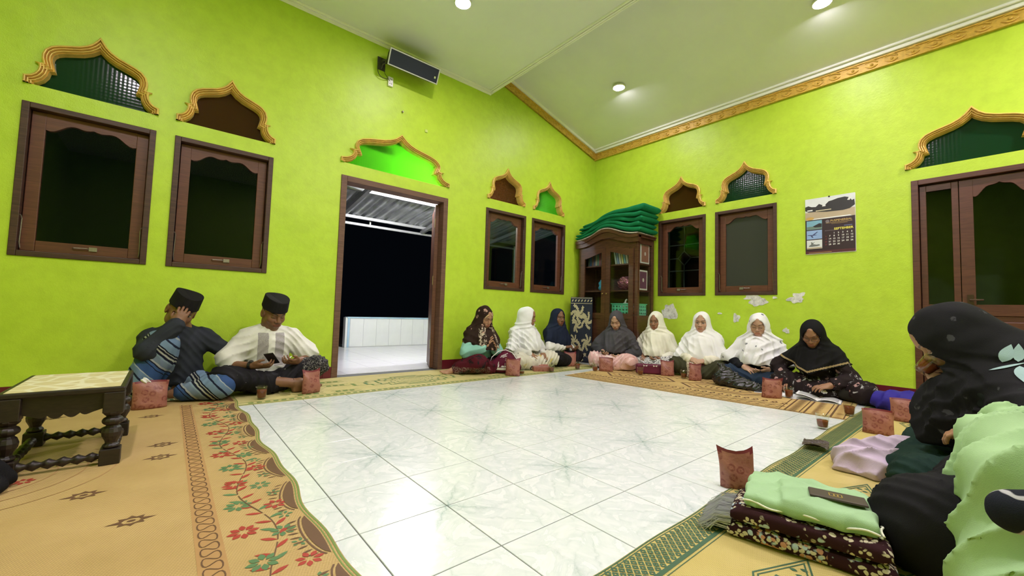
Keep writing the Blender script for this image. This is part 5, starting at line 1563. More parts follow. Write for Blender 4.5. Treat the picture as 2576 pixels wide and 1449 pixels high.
# ---------------------------------------------------------------- glass fronted cabinet in the corner
CW = wood('cabinet_brown_wood', (.052, .020, .011), (.125, .052, .026), .35, (3, 3, 22))
cb = thing('display_cabinet', 'brown wooden glass fronted cabinet with curved top in the corner', 'cabinet', (5.08, 3.285, 0))
CD, CWD, CH = .42, 1.09, 1.86       # depth (x), width (y), height
CG = glass_mat('clear_cabinet_glass', (.95, .97, .96), 0, 1.25)
for y in (0, CWD - .06):
    for x in (0, CD - .05):
        MB().box((x, y, 0), (x + .05, y + .06, CH)).obj('post', CW, cb, bevel=.004)
MB().box((CD - .012, .05, .05), (CD, CWD - .05, CH)).obj('back_panel', CW, cb)
MB().box((.012, CWD - .03, .05), (CD, CWD - .012, CH)).obj('side_panel', CW, cb)
for z0, z1 in ((.04, .74), (CH - .09, CH)): MB().box((.04, .008, z0), (CD - .04, .030, z1)).obj('side_panel', CW, cb, bevel=.004)
MB().box((.05, .014, .74), (CD - .05, .019, CH - .09)).obj('side_glass', CG, cb)
for z in (.04, .70, 1.085, 1.475): MB().box((.035, .03, z), (CD - .012, CWD - .03, z + .022)).obj('shelf', CW, cb, bevel=.002)
def hump(y, base, amp):
    u = (y - CWD / 2) / (CWD / 2); return base + amp * (.5 + .5 * math.cos(math.pi * min(abs(u) * 1.15, 1)))
ys = np.linspace(-.03, CWD + .03, 41)
mpF = lambda u, v, t: (t, u, v)
MB().prism([(y, hump(y, 1.86, .13)) for y in ys] + [(y, hump(y, 1.79, .10)) for y in ys[::-1]], mpF, -.045, .02).obj('cornice', CW, cb)
MB().prism([(y, hump(y, 1.90, .13)) for y in ys] + [(y, hump(y, 1.855, .13)) for y in ys[::-1]], mpF, -.062, .03).obj('cornice', CW, cb)
MB().prism([(y, hump(y, 1.80, .10)) for y in ys[2:-2]] + [(y, hump(y, 1.70, .06)) for y in ys[2:-2][::-1]], mpF, -.004, .03).obj('frieze', CW, cb)
MB().box((-.03, -.03, 1.855), (CD, .02, 1.90)).obj('cornice', CW, cb, bevel=.005)
MB().box((-.05, -.045, 1.885), (CD, CWD + .03, 1.90)).obj('top_board', CW, cb, bevel=.004)
MB().box((-.015, -.012, 0), (CD, CWD + .012, .06)).obj('plinth', CW, cb, bevel=.006)
for k, (a, b) in enumerate(((.062, CWD / 2 - .002), (CWD / 2 + .002, CWD - .062))):
    d = MB()
    s_ = .075
    d.prism(rect(a, a + s_, .07, hump(a, 1.70, .06)), mpF, -.024, .0); d.prism(rect(b - s_, b, .07, hump(b, 1.70, .06)), mpF, -.024, .0)
    d.prism(rect(a + s_, b - s_, .07, .15), mpF, -.024, 0); d.prism(rect(a + s_, b - s_, .68, .76), mpF, -.024, 0)
    yy = np.linspace(a + s_, b - s_, 15)
    d.prism([(y, hump(y, 1.71, .06)) for y in yy] + [(y, hump(y, 1.60, .09)) for y in yy[::-1]], mpF, -.024, 0)
    do = d.obj('door', CW, cb, bevel=.003)
    MB().prism([(a + s_ - .01, .75), (b - s_ + .01, .75)] + [(y, hump(y, 1.62, .09)) for y in yy[::-1]], mpF, -.014, -.010).obj('pane', CG, do)
    MB().prism(rect(a + s_ - .01, b - s_ + .01, .14, .69), mpF, -.012, -.002).obj('panel', CW, do, bevel=.003)
    kx = b - .035 if k == 0 else a + .035
    MB().lathe([(.004, 0), (.004, .012), (.012, .016), (.013, .024), (.006, .030), (.001, .030)], (0, 0, 0), 10).obj('knob', M('brass_knob', (.5, .36, .13), .3, .5, .8), do, True, loc=(-.024, kx, 1.05), rot=(0, -math.pi / 2, 0))
cx0, cy0 = 5.08, 3.285
# books on the shelves
ORD = ('first', 'second', 'third', 'fourth', 'fifth', 'sixth', 'seventh', 'eighth', 'ninth')
def book(x, y, z, d, t, h, col, tilt, label, grp, pages=True):
    r = thing('book', label, 'book', (x, y, z), 0, grp)
    r.rotation_euler = (tilt, 0, 0)
    c = M('book_cover_%02d%02d%02d' % tuple(int(v * 99) for v in col), col, .5)
    MB().box((0, 0, 0), (d, .003, h)).obj('cover', c, r); MB().box((0, t - .003, 0), (d, t, h)).obj('cover', c, r); MB().box((0, .003, 0), (.003, t - .003, h)).obj('spine', c, r)
    MB().box((.004, .003, .003), (d - .004, t - .003, h - .003)).obj('pages', M('book_pages', (.72, .68, .58), .8), r)
cols = [(.05, .10, .22), (.10, .12, .12), (.22, .05, .05), (.08, .16, .10), (.30, .26, .18), (.06, .06, .10), (.16, .08, .05)]
for k in range(9):
    book(cx0 + .10, cy0 + .66 + k * .036, 1.4975, .19, .032, .20 + .03 * ((k * 7) % 4) / 3, cols[k % 7], 0, '%s upright book, %s from the right, behind the left cabinet door' % (('dark blue', 'black', 'dark red', 'dark green', 'tan', 'blackish blue', 'brown')[k % 7], ORD[k]), 'books behind the left cabinet door')
cols2 = [(.62, .62, .56), (.20, .42, .50), (.62, .60, .25), (.65, .64, .60), (.24, .34, .52), (.50, .60, .55)]
for k in range(6):
    book(cx0 + .08, cy0 + .215 + k * .040, 1.498, .19, .026, .24, cols2[k], math.radians(-10), '%s leaning book, %s from the right, behind the right cabinet door' % (('off-white', 'teal', 'yellow', 'white', 'blue', 'pale green')[k], ORD[k]), 'leaning books behind the right cabinet door')
def qbox(loc, rz, w, t, h, col, label, tilt=0.0):
    r = thing('book_box', label, 'box', loc, rz); r.rotation_euler = (tilt, 0, rz)
    MB().box((-w / 2, -t / 2, 0), (w / 2, t / 2, h)).obj('carton', M('white_carton', (.76, .74, .70), .5), r, bevel=.002)
    MB().box((-w / 2 + .022, -t / 2 - .0015, .022), (w / 2 - .022, -t / 2 + .001, h - .022)).obj('cover_print', M('print_' + '%02d%02d' % (int(col[0] * 99), int(col[2] * 99)), col, .5), r)
    MB().prism([(.022 * math.cos(a), h / 2 + .03 * math.sin(a)) for a in np.linspace(0, 2 * math.pi, 9)[:-1]], lambda u, v, t_: (u, -t / 2 - .0022 + t_, v), 0, .002).obj('ornament', M('pale_ornament', (.70, .62, .58), .5), r)
qbox((cx0 + .24, cy0 + .060, 1.4985), 0, .23, .045, .29, (.36, .16, .11), 'white edged box with rust cover on the upper cabinet shelf')
qbox((cx0 + .16, cy0 + .115, 1.4985), 0, .20, .04, .27, (.40, .22, .17), 'white edged box standing second behind the rust cover one')
qbox((cx0 + .19, cy0 + .055, 1.108), 0, .22, .045, .29, (.19, .07, .12), 'white edged box with plum cover on the middle cabinet shelf')
S = Sdf(); S.rc((0, 0, .05), (0, .01, .12), .065, .045, .03); S.rc((0, .01, .12), (.01, -.02, .19), .045, .012, .03)
V, Q = sdf_mesh(S, .008, lambda F, X, Y, Z: np.maximum(F + .008 * ridge((X + Z) * 80), .0 - Z))
tag(fin('blue_pouch', quadmesh('blue_pouch', V, Q), M('blue_plastic', (.07, .38, .62), .35), None, False, (cx0 + .12, cy0 + .70, 1.108)), 'light blue plastic pouch on the middle cabinet shelf', 'pouch')
S = Sdf(); S.el((0, 0, .10), (.09, .13, .10), None, .02)
V, Q = sdf_mesh(S, .009, lambda F, X, Y, Z: np.maximum(F + .022 * ridge((X * .7 + Z) * 75 + 4 * np.sin(Y * 30)) + .016 * ridge((Y - Z) * 85 + 3 * np.sin(X * 40)), .0 - Z), it=0)
tag(fin('foil_bunch', quadmesh('foil_bunch', V, Q), M('pink_foil', (.52, .22, .30), .25, .5, .75, .3, 30), None, False, (cx0 + .14, cy0 + .30, 1.1085)), 'shiny pink foil bunch on the middle cabinet shelf', 'foil')
bk = thing('plastic_basket', 'mint green plastic basket with slots on the lower cabinet shelf', 'basket', (cx0 + .19, cy0 + .27, .7225))
BK = M('mint_plastic', (.10, .52, .34), .4)
for sx_, ax in ((-.135, 0), (.135, 0), (-.21, 1), (.21, 1)):
    hl = .20 if ax == 0 else .125
    hs = []
    n = 7 if ax == 0 else 5
    for i in range(n):
        for j in range(3):
            c = -hl + 2 * hl * (i + .5) / n; z = .045 + .048 * j; hs.append([(c - .014, z - .014), (c + .014, z - .010), (c + .014, z + .014), (c - .014, z + .010)])
    mp_ = (lambda u, v, t, k=sx_: (k + t, u, v)) if ax == 0 else (lambda u, v, t, k=sx_: (u, k + t, v))
    MB().prism(rect(-hl, hl, 0, .18), mp_, -.003, .003, holes=hs).obj('basket_side', BK, bk)
MB().box((-.135, -.21, 0), (.135, .21, .006)).obj('basket_bottom', BK, bk)
mb = MB(); mb.tube([(.14, .215, .18), (-.14, .215, .18), (-.14, -.215, .18), (.14, -.215, .18), (.14, .215, .18)], .008, 6); mb.obj('rim', BK, bk)
S = Sdf(); S.el((0, 0, .05), (.09, .14, .06), None, .02); S.rc((-.04, .05, .08), (-.03, .02, .16), .03, .01, .02)
V, Q = sdf_mesh(S, .009, lambda F, X, Y, Z: F + .012 * ridge((X + Y) * 70 + 3 * np.sin(Z * 40)), it=0)
tag(fin('white_bundle', quadmesh('white_bundle', V, Q), M('white_plastic_film', (.70, .72, .70), .3), None, False, (cx0 + .19, cy0 + .27, .805)), 'crumpled white plastic bundle lying in the mint basket', 'bundle')
# green carpets folded on top
GC = cloth('green_carpet_felt', (.012, .20, .075), None, .95, .2, .5)
BEI = cloth('beige_underlay', (.48, .44, .36), [('blotch', (.30, .24, .18), 20, .55)])
def layer(name, label, mat, zb, th, y0, y1, x0, x1, grp, ph, mfold=.0):
    mb = MB(); nu, nv = 60, 24
    def fn(u, v):
        y = cy0 + y0 + (y1 - y0) * u
        a = 2 * math.pi * v
        w = 1 - .0 * u
        cxm, hw_ = (x0 + x1) / 2, (x1 - x0) / 2
        sq = lambda c, e: math.copysign(abs(c) ** e, c)
        x = cxm + hw_ * sq(math.cos(a), .25) + .006 * math.sin(y * 22 + ph)
        zb_, t_ = zb(u), th(u)
        z = zb_ + t_ / 2 + t_ / 2 * sq(math.sin(a), .45) + .004 * math.sin(x * 30 + y * 15 + ph)
        e = min(u, 1 - u) * (y1 - y0) / (t_ * .5)
        tp = math.sqrt(max(0, 1 - (1 - min(e, 1)) ** 2))
        z = zb_ + t_ / 2 + (z - zb_ - t_ / 2) * max(tp, .25)
        return (x, y, z)
    mb.grid(lambda u, v: fn(v, u), nv, nu, cu=True)
    n = nv
    mb.f += [tuple(range(n - 1, -1, -1)), tuple(range((nu - 1) * n, nu * n))]; mb.m += [0, 0]
    return tag(mb.obj(name, mat, None, True), label, 'carpet', grp)
base = lambda u: hump(u * CWD, 1.905, .125)
layer('underlay_sheet', 'thin beige folded sheet under the green carpets on the cabinet', BEI, lambda u: base(u) + .001, lambda u: .026, -.02, CWD + .03, cx0 - .05, cx0 + .40, None, 0)
lb = ['lowest of the folded green carpets on the cabinet', 'second from below of the folded green carpets', 'third from below of the folded green carpets', 'fourth from below of the folded green carpets', 'topmost folded green carpet, its near corner raised']
off = lambda u: 1 - .55 * u
for k in range(5):
    zb = lambda u, k=k: base(u) * (1 - .12 * k) + (hump(0, 1.905, .125) + .03) * .12 * k + .031 + k * (.040 + .034 * (1 - u))
    th = lambda u, k=k: (.039 + .034 * (1 - u)) + (.03 * (1 - u) ** 2 if k == 4 else 0)
    layer('green_carpet', lb[k], GC, zb, th, -.06 - .012 * k + .03 * (k % 2), CWD + .05 - .035 * k + .03 * (k % 2), cx0 - .05 + .008 * (k % 3), cx0 + .42, 'folded green carpets on the cabinet', k * 1.7)
# folded navy floral rug leaning beside the cabinet
nr = thing('folded_rug', 'folded navy rug with cream floral border leaning between the cabinet and the wall', 'rug', (4.868, 4.14, .002))
nr.rotation_euler = (math.radians(-5), 0, math.radians(-56)); nr.scale = (.64, 1, 1)
NV = cloth('navy_rug_pile', (.030, .036, .050), None, .95, .2, .5); CRM = cloth('cream_rug_motif', (.46, .42, .25), None, .95)
for k in range(4): MB().box((-.265, k * .026, 0), (.265, k * .026 + .022, 1.0 - .004 * k)).obj('fold', NV, nr, bevel=.009, seg=3)
class WP(Print):
    pass
p = Print(lambda u, v: (u, v)); p.z = 0
def face_add(pr, fn, par, name='motif'):
    mb = MB(); mb.v = [tuple(np.array(fn(*q[:2])) - np.array((0, q[2], 0))) for q in pr.v]; mb.f = pr.f; mb.m = pr.m
    return mb
for k in range(7): p.leaf(-.23 + k * .075, .93, .7, .05, .013); p.leaf(-.20 + k * .075, .955, -2.4, .045, .012)
p.line([(-.255, .90), (.255, .90)], .008); p.line([(-.255, .985), (.255, .985)], .008)
def flora(cx, cy, s, seed):
    r = random.Random(seed)
    for k in range(6):
        a = k * 1.05 + r.uniform(-.3, .3); pts = [(cx + s * .5 * t * math.cos(a + t * .9), cy + s * .5 * t * math.sin(a + t * .9)) for t in np.linspace(.05, 1, 9)]
        p.line(pts, .009)
        for (x, y) in pts[2::2]:
            for q in range(4): p.leaf(x, y, a + q * 1.57 + .4, s * .12, s * .045)
    for q in range(7): p.leaf(cx, cy, q * .9, s * .2, s * .06)
flora(-.08, .74, .30, 1); flora(.13, .63, .26, 2); flora(-.10, .56, .2, 8); flora(-.02, .17, .30, 3); flora(.15, .30, .22, 4); flora(-.17, .32, .18, 5)
p.v = [(min(max(q[0], -.258), .258), min(max(q[1], .01), .99), q[2]) for q in p.v]
face_add(p, lambda u, v: (u, -.0012, v), nr).obj('motif', CRM, nr, fix=False)
# ---------------------------------------------------------------- wall calendar
cal = thing('wall_calendar', 'September wall calendar with aircraft photos hanging on the right wall', 'calendar', (XR - .004, 1.180, 1.495))
# local: x along -y world (reading direction), y out of the wall
cal.rotation_euler = (0, 0, -math.pi / 2)
CWd, CHt = .445, .63
def rc_(a, b, c, d): return rect(a - CWd / 2, b - CWd / 2, c, d)
mpc = lambda u, v, t: (u, -t if False else t, v)
def cpl(name, q, d, mat, par, th=.0008):
    return MB().prism(q, lambda u, v, t: (u, -d - t, v), 0, th).obj(name, mat, par)
for k in range(3): MB().prism(rc_(0, CWd, 0, CHt), lambda u, v, t: (u + .002 * k, -t, v - .003 * k), .0015 * k, .0015 * k + .001).obj('page', M('calendar_paper', (.80, .80, .80), .4), cal)
D0 = .0055
dark = cpl('lower_panel', rc_(0, CWd, 0, .385), D0, M('calendar_dark_print', (.030, .010, .022), .35), cal)
sky = cpl('photo_sky', rc_(0, CWd, .385, CHt), D0, M('calendar_pale_sky', (.74, .78, .80), .35), cal)
cpl('photo_ground', rc_(0, CWd, .385, .475), D0 + .0009, M('calendar_sand', (.50, .40, .28), .35), sky)
BLKP = M('calendar_black', (.025, .022, .028), .4)
tr = [(.0, .50), (.0, .54), (.03, .55), (.06, .535), (.10, .53), (.13, .56), (.18, .53), (.20, .555), (.22, .575), (.25, .58), (.30, .595), (.36, .60), (.40, .585), (.42, .55), (.44, .56), (.445, .50), (.40, .465), (.34, .455), (.2, .46), (.1, .475), (.03, .478)]
cpl('photo_vehicle', [(a - CWd / 2, b) for a, b in tr], D0 + .0018, BLKP, sky)
cpl('photo_highlight', rc_(.10, .24, .478, .488), D0 + .0027, M('calendar_cream', (.66, .58, .40), .4), sky)
cpl('photo_highlight', rc_(.02, .07, .488, .502), D0 + .0027, M('calendar_paper', (.8, .8, .8)), sky)
cpl('photo_highlight', rc_(.16, .19, .525, .538), D0 + .0027, M('calendar_paper', (.8, .8, .8)), sky)
cpl('photo_highlight', [(.38 - CWd / 2, .56), (.40 - CWd / 2, .555), (.415 - CWd / 2, .585), (.395 - CWd / 2, .59)], D0 + .0027, M('calendar_paper', (.8, .8, .8)), sky)
cpl('photo_emblem', [(.045 + .03 * math.cos(a) * 1.3 - CWd / 2, .402 + .018 * math.sin(a)) for a in np.linspace(0, 2 * math.pi, 13)[:-1]], D0 + .0027, M('calendar_gold', (.60, .38, .10), .4), sky)
cpl('photo_banner', [(.01 - CWd / 2, .385), (.42 - CWd / 2, .385), (.40 - CWd / 2, .398), (.02 - CWd / 2, .396)], D0 + .0018, M('calendar_paper', (.8, .8, .8)), sky)
for k, (z, c) in enumerate(((.275, (.20, .42, .55)), (.165, (.28, .42, .72)), (.055, (.72, .76, .78)))):
    ph = cpl('small_photo', rc_(.012, .155, z, z + .10), D0 + .0009, M('calendar_photo_%d' % k, c, .35), dark)
    if k == 0:
        cpl('photo_detail', rc_(.014, .153, z + .002, z + .035), D0 + .0018, M('calendar_teal_field', (.16, .24, .20), .4), ph); cpl('photo_detail', [(a - CWd / 2, z + b) for a, b in ((.07, .035), (.10, .05), (.13, .065), (.153, .06), (.153, .02), (.09, .022))], D0 + .0027, BLKP, ph)
    elif k == 1:
        cpl('photo_detail', [(a - CWd / 2, z + b) for a, b in ((.02, .052), (.05, .050), (.065, .048), (.11, .082), (.118, .08), (.085, .048), (.105, .047), (.105, .043), (.065, .040), (.075, .018), (.062, .018), (.05, .04), (.022, .047))], D0 + .0018, M('calendar_navy', (.05, .06, .18), .4), ph)
    else:
        cpl('photo_detail', [(a - CWd / 2, z + b) for a, b in ((.03, .035), (.05, .048), (.055, .06), (.05, .075), (.062, .078), (.068, .066), (.09, .080), (.07, .055), (.10, .046), (.13, .048), (.135, .035), (.11, .028), (.06, .025), (.035, .028))], D0 + .0018, M('calendar_grey', (.16, .18, .18), .4), ph)
        cpl('photo_detail', rc_(.014, .153, z + .002, z + .016), D0 + .0018, M('calendar_sand', (.5, .4, .3)), ph)
def ctext(body, size, u, v, mat, bold=0.0):
    me = text_mesh(body, size, .0003, 'CENTER', bold)
    o = fin('lettering', me, mat, dark)
    o.location = (u - CWd / 2, -D0 - .0016, v); o.rotation_euler = (math.pi / 2, 0, 0)
    return o
WH = M('calendar_white_ink', (.85, .85, .85), .4); GD = M('calendar_gold_ink', (.62, .42, .14), .4); YW = M('calendar_yellow_ink', (.85, .78, .12), .4); DR = M('calendar_dark_red_ink', (.30, .03, .04), .4)
cpl('logo_disc', [(.205 + .018 * math.cos(a) - CWd / 2, .350 + .018 * math.sin(a)) for a in np.linspace(0, 2 * math.pi, 15)[:-1]], D0 + .0009, M('calendar_plum_grey', (.20, .16, .19), .4), dark)
ctext('PUSPENERBAL', .030, .325, .352, GD, .0004)
cpl('rule', rc_(.19, .42, .330, .333), D0 + .0009, GD, dark); cpl('rule', rc_(.24, .38, .318, .320), D0 + .0009, GD, dark)
ctext('SEPTEMBER', .033, .345, .258, YW, .0008)
cpl('rule', rc_(.35, .42, .284, .289), D0 + .0009, M('calendar_blue_ink', (.20, .28, .62), .4), dark); cpl('rule', rc_(.18, .30, .245, .249), D0 + .0009, M('calendar_plum_grey', (.2, .16, .19)), dark)
days = [[None, 1, 2, 3, 4, 5], [7, 8, 9, 10, 11, 12], [14, 15, 16, 17, 18, 19], [21, 22, 23, 24, 25, 26], [28, 29, 30, None, None, None]]
suns = ['', '6', '13', '20', '27']
for r_, row in enumerate(days):
    for c_, d in enumerate(row):
        if d: ctext(str(d), .023, .225 + c_ * .038, .215 - r_ * .031, WH, .0005)
    if r_ < 5: ctext(str(6 + 7 * r_ if False else [0, 6, 13, 20, 27][r_]) if r_ else '', .02, .19, .215 - r_ * .031, DR) if r_ else None
cpl('footer', rc_(.0, CWd, .0, .030), D0 + .0009, M('calendar_footer', (.09, .015, .03), .4), dark)
cpl('rule', rc_(.03, .24, .008, .012), D0 + .0018, GD, dark)
MB().cyl((0, -.001, CHt - .002), (0, -.014, CHt - .002), .010, .008, 10).obj('nail', M('dark_nail', (.03, .03, .03), .5), cal)
# ---------------------------------------------------------------- snack pouches
def pouchmat():
    m, nt, b = mat0('rust_batik_paper', .38, .45)
    co = OBJ(nt)
    vo = NN(nt, 'TexVoronoi', {'Vector': co, 'Scale': 22.0, 'Randomness': .7})
    ring = RAMP(nt, vo.outputs['Distance'], [(.10, G(.7)), (.16, G(.0)), (.26, G(1)), (.40, G(.9)), (.46, G(0))])
    n = RAMP(nt, NOISE(nt, co, 60, 3), [(.4, G(.2)), (.55, G(1))])
    c = RAMP(nt, NOISE(nt, co, 9, 3), [(.3, (.29, .110, .085)), (.7, (.36, .145, .11))])
    SETC(nt, b, MIX(nt, MT(nt, 'MULTIPLY', MT(nt, 'MULTIPLY', ring, n), .8), c, (.17, .035, .030, 1)))
    BUMP(nt, b, NOISE(nt, co, 22, 3), .35, .012)
    return m
PM = pouchmat(); PMT = M('maroon_pouch_seal', (.16, .018, .028), .4)
def pouch_mesh(W, Hh, D, seed, curve=.0):
    r = random.Random(seed); ph = r.uniform(0, 6)
    mb = MB(); nu, nv = 28, 15
    def fn(u, v):
        a = 2 * math.pi * u
        d = D * (1 - v ** 1.7) * (1 - .25 * (1 - min(v * 6, 1))) + .0015
        w = W / 2 * (1 - .05 * math.sin(math.pi * v) + .02 * v)
        ca, sa = math.cos(a), math.sin(a)
        x = w * math.copysign(abs(ca) ** .55, ca)
        y = d * math.copysign(abs(sa) ** .8, sa) * (1 - .5 * abs(x / w) ** 4) + .004 * math.sin(v * 9 + x * 30 + ph) * (1 if v > .1 else 0) + curve * v * v * (x / w) ** 2
        return (x, y, Hh * v - .006 * v * (x / w) ** 2 * (1 if curve == 0 else -3))
    mb.grid(fn, nu, nv, 0, True)
    mb.f.append(tuple(range(nu - 1, -1, -1))); mb.m.append(0)
    for i, f in enumerate(mb.f):
        if min(mb.v[j][2] for j in f) > Hh * .905: mb.m[i] = 1
    return mb
PMESH = []
for sd, (W, Hh, D, cv) in enumerate(((.19, .19, .045, 0), (.165, .185, .05, .012), (.18, .175, .055, -.008), (.17, .19, .04, .03))):
    mb = pouch_mesh(W, Hh, D, sd, cv)
    top = MB(); body = MB()
    body.v = mb.v; top.v = mb.v
    for f, m in zip(mb.f, mb.m): (top if m else body).f.append(f); (top if m else body).m.append(0)
    PMESH.append((body.mesh('pouch_body'), top.mesh('pouch_seal')))
def pouch(x, y, rz, k, label, tilt=(0, 0), sc=1.0, z=MATZ + .001):
    r = thing('snack_pouch', label, 'pouch', (x, y, z), 0, 'rust patterned snack pouches')
    r.rotation_euler = (tilt[0], tilt[1], -math.atan2(x, y) + math.radians(rz)); r.scale = (sc,) * 3
    fin('pouch_body', PMESH[k][0], PM, r, True); fin('seal_strip', PMESH[k][1], PMT, r, True)
    return r
pouch(-.056, 3.775, 5, 0, 'rust snack pouch with a tissue on top behind the low table', z=MATZ_A + .001)
pouch(.975, 3.78, 38, 1, 'rust snack pouch standing beside the foot of the man in white')
pouch(3.085, 3.62, -8, 3, 'rust snack pouch in front of the maroon drawstring bag')
pouch(4.34, 3.86, 12, 3, 'rust snack pouch by the knees of the woman in navy')
pouch(4.40, 3.30, -6, 0, 'rust snack pouch before the pink skirt', sc=.95, z=.0042)
pouch(4.79, 2.66, 15, 3, 'rust snack pouch beside the maroon purse', sc=.95)
pouch(4.76, 2.30, 40, 1, 'crumpled rust snack pouch before the cream patterned bag', (0, .06))
pouch(4.42, 1.40, 25, 2, 'crumpled rust snack pouch left of the tea glass by the book', (.05, 0))
pouch(3.67, .535, 8, 0, 'large rust snack pouch standing before the lilac cloth', sc=.86)
pouch(4.30, .47, -5, 0, 'rust snack pouch partly hidden behind the woman drinking', sc=.9)
pouch(1.965, .755, 12, 3, 'rust snack pouch with raised corner on the mat edge at the front', (.10, -.08), .84)
S = Sdf(); S.el((-.09, 3.775, .195), (.022, .018, .022), None, .01); S.rc((-.09, 3.775, .20), (-.06, 3.775, .185), .012, .006, .01)
V, Q = sdf_mesh(S, .005, lambda F, X, Y, Z: F + .006 * ridge((X + Z) * 200 + Y * 90))
tag(fin('tissue', quadmesh('tissue', V, Q), M('white_tissue', (.82, .82, .80), .9)), 'white tissue sticking out of the pouch behind the table', 'tissue')
# ---------------------------------------------------------------- tea glasses
GLS = glass_mat('clear_glass', (.965, .975, .965), 0, 1.45)
def teamat():
    m, nt, b = mat0('brown_tea', .06, .5)
    SETC(nt, b, (.23, .055, .018))
    b.inputs['Transmission Weight'].default_value = .35
    b.inputs['IOR'].default_value = 1.2
    return m
TEA = teamat()
GP = [(.001, 0), (.027, 0), (.031, .004), (.035, .035), (.0385, .075), (.0405, .100), (.0390, .1005), (.0370, .075), (.0335, .036), (.029, .010), (.001, .009)]
GM = MB().lathe(GP, (0, 0, 0), 28, cap=False).mesh('glass_wall'); GM.materials.append(GLS)
def teamesh(lv):
    z1 = .012 + lv; pr = [(.001, .0112), (.0275, .0115)]
    for t in (.25, .5, .75, 1): z = .012 + (z1 - .012) * t; pr.append((.0285 + (z - .01) * .095, z))
    pr.append((.001, z1)); me = MB().lathe(pr, (0, 0, 0), 24, cap=False).mesh('tea'); me.materials.append(TEA); return me
TEAM = {l: teamesh(l) for l in (.022, .045, .062)}
def glass(x, y, lv, label, z=MATZ + .001, rot=(0, 0, 0)):
    r = thing('tea_glass', label, 'glass', (x, y, z), 0, 'glasses of tea'); r.rotation_euler = rot
    fin('glass_wall', GM, GLS, r, True); fin('tea', TEAM[lv], TEA, r, True)
    return r
glass(.601, 3.715, .062, 'tea glass before the man in white')
glass(3.245, 3.645, .022, 'nearly empty tea glass right of the drawstring bag')
glass(3.70, 3.60, .045, 'tea glass by the small carton box')
glass(4.19, 3.60, .062, 'tea glass before the woman in navy')
glass(4.285, 3.385, .045, 'tea glass left of the pink skirt', z=.001)
glass(4.505, 2.86, .045, 'tea glass before the maroon purse')
glass(4.77, 2.44, .045, 'tea glass before the woman in olive trousers')
glass(4.555, 1.297, .062, 'tea glass between the pouch and the open book')
glass(4.157, .775, .062, 'tea glass full to the brim on the golden mat corner', z=.0045)
glass(3.503, .80, .045, 'half full tea glass alone on the white floor edge', z=.0045)
glass(4.925, .714, .062, 'dark tea glass beside the blue bag')
g = glass(2.655, .235, .045, 'tilted tea glass at the lips of the woman drinking', z=.525, rot=(math.radians(38), math.radians(-6), 0))
# ashtray, phone, cigarette, small box, bottle
mb = MB().lathe([(.001, 0), (.042, 0), (.052, .030), (.047, .031), (.036, .010), (.001, .009)], (0, 0, 0), 8, cap=False)
tag(mb.obj('ashtray', GLS, None, loc=(.785, 3.80, MATZ + .001)), 'small clear glass ashtray beside the bare foot', 'ashtray')
def phone(loc, rot, label):
    r = thing('phone', label, 'phone', loc); r.rotation_euler = rot
    MB().box((-.037, -.075, -.004), (.037, .075, .004)).obj('phone_case', M('black_phone', (.012, .012, .014), .3), r, bevel=.004)
    MB().box((-.033, -.070, .004), (.033, .070, .0048)).obj('screen', M('phone_screen', (.02, .025, .03), .08), r)
phone((.685, 3.885, .295), (math.radians(40), math.radians(10), math.radians(150)), 'black phone in the hands of the man in white')
phone((4.605, 3.475, .225), (math.radians(15), math.radians(-10), math.radians(60)), 'black phone held by the woman in grey')
c = MB(); c.cyl((.84, 3.93, .300), (.80, 3.885, .275), .004, None, 8)
tag(c.obj('cigarette', M('white_paper_roll', (.85, .84, .8), .8)), 'white cigarette between the fingers of the man in white', 'cigarette')
bx_ = thing('carton_box', 'small opened brown carton box before the floral skirt', 'box', (3.66, 3.74, MATZ + .001), math.radians(-30))
MB().box((-.11, -.06, 0), (.11, .06, .055)).obj('carton', PM, bx_, bevel=.003); MB().box((-.11, .055, .055), (.11, .10, .058), R=rotm(.5)).obj('flap', PM, bx_)
bt = thing('red_bottle', 'small dark red bottle beside the black plastic bag', 'bottle', (4.93, 1.755, MATZ + .001))
RB = M('dark_red_plastic', (.26, .012, .035), .3)
MB().lathe([(.001, 0), (.030, 0), (.033, .006), (.033, .085), (.026, .098), (.022, .102), (.001, .102)], (0, 0, 0), 20).obj('bottle_body', RB, bt, True); MB().lathe([(.001, .102), (.026, .102), (.027, .108), (.027, .130), (.024, .134), (.001, .134)], (0, 0, 0), 20).obj('cap', M('red_cap', (.36, .02, .05), .35), bt, True)
# open book and papers by the reading woman
ob = thing('open_book', 'open white book lying in front of the woman reading', 'book', (4.70, 1.10, MATZ + .001), math.radians(-82))
PAP = M('white_page_paper', (.82, .82, .82), .7, .3, 0, .05, 30); PRT = M('grey_print_lines', (.40, .40, .41), .8)
for sg in (-1, 1):
    mb = MB()
    def pg(u, v, sg=sg):
        return (sg * .165 * u, -.115 + .23 * v, .006 + .022 * max(0, math.sin(math.pi * min(u * 1.05, 1))) ** .8 * (1 if sg < 0 else .8) + (.045 * u * u if sg < 0 else 0))
    mb.grid(pg, 14, 4); mb.grid(lambda u, v: (pg(u, v)[0], pg(u, v)[1], .0015 if sg > 0 else max(pg(u, v)[2] - .016, .0015)), 14, 4)
    mb.obj('page_block', PAP, ob)
    mb = MB()
    for k in range(11):
        vv = .12 + k * .07
        a = [pg(u, vv) for u in np.linspace(.12, .9, 9)]; b2 = [pg(u, vv + .022) for u in np.linspace(.12, .9, 9)]
        mb.add([(x, y, z + .0012) for x, y, z in a + b2], [(i, i + 1, 10 + i, 9 + i) for i in range(8)])
    mb.obj('print_lines', PRT, ob, fix=False)
MB().box((-.17, -.12, 0), (.17, .12, .0012)).obj('cover', M('book_cover_grey', (.30, .30, .32), .5), ob)
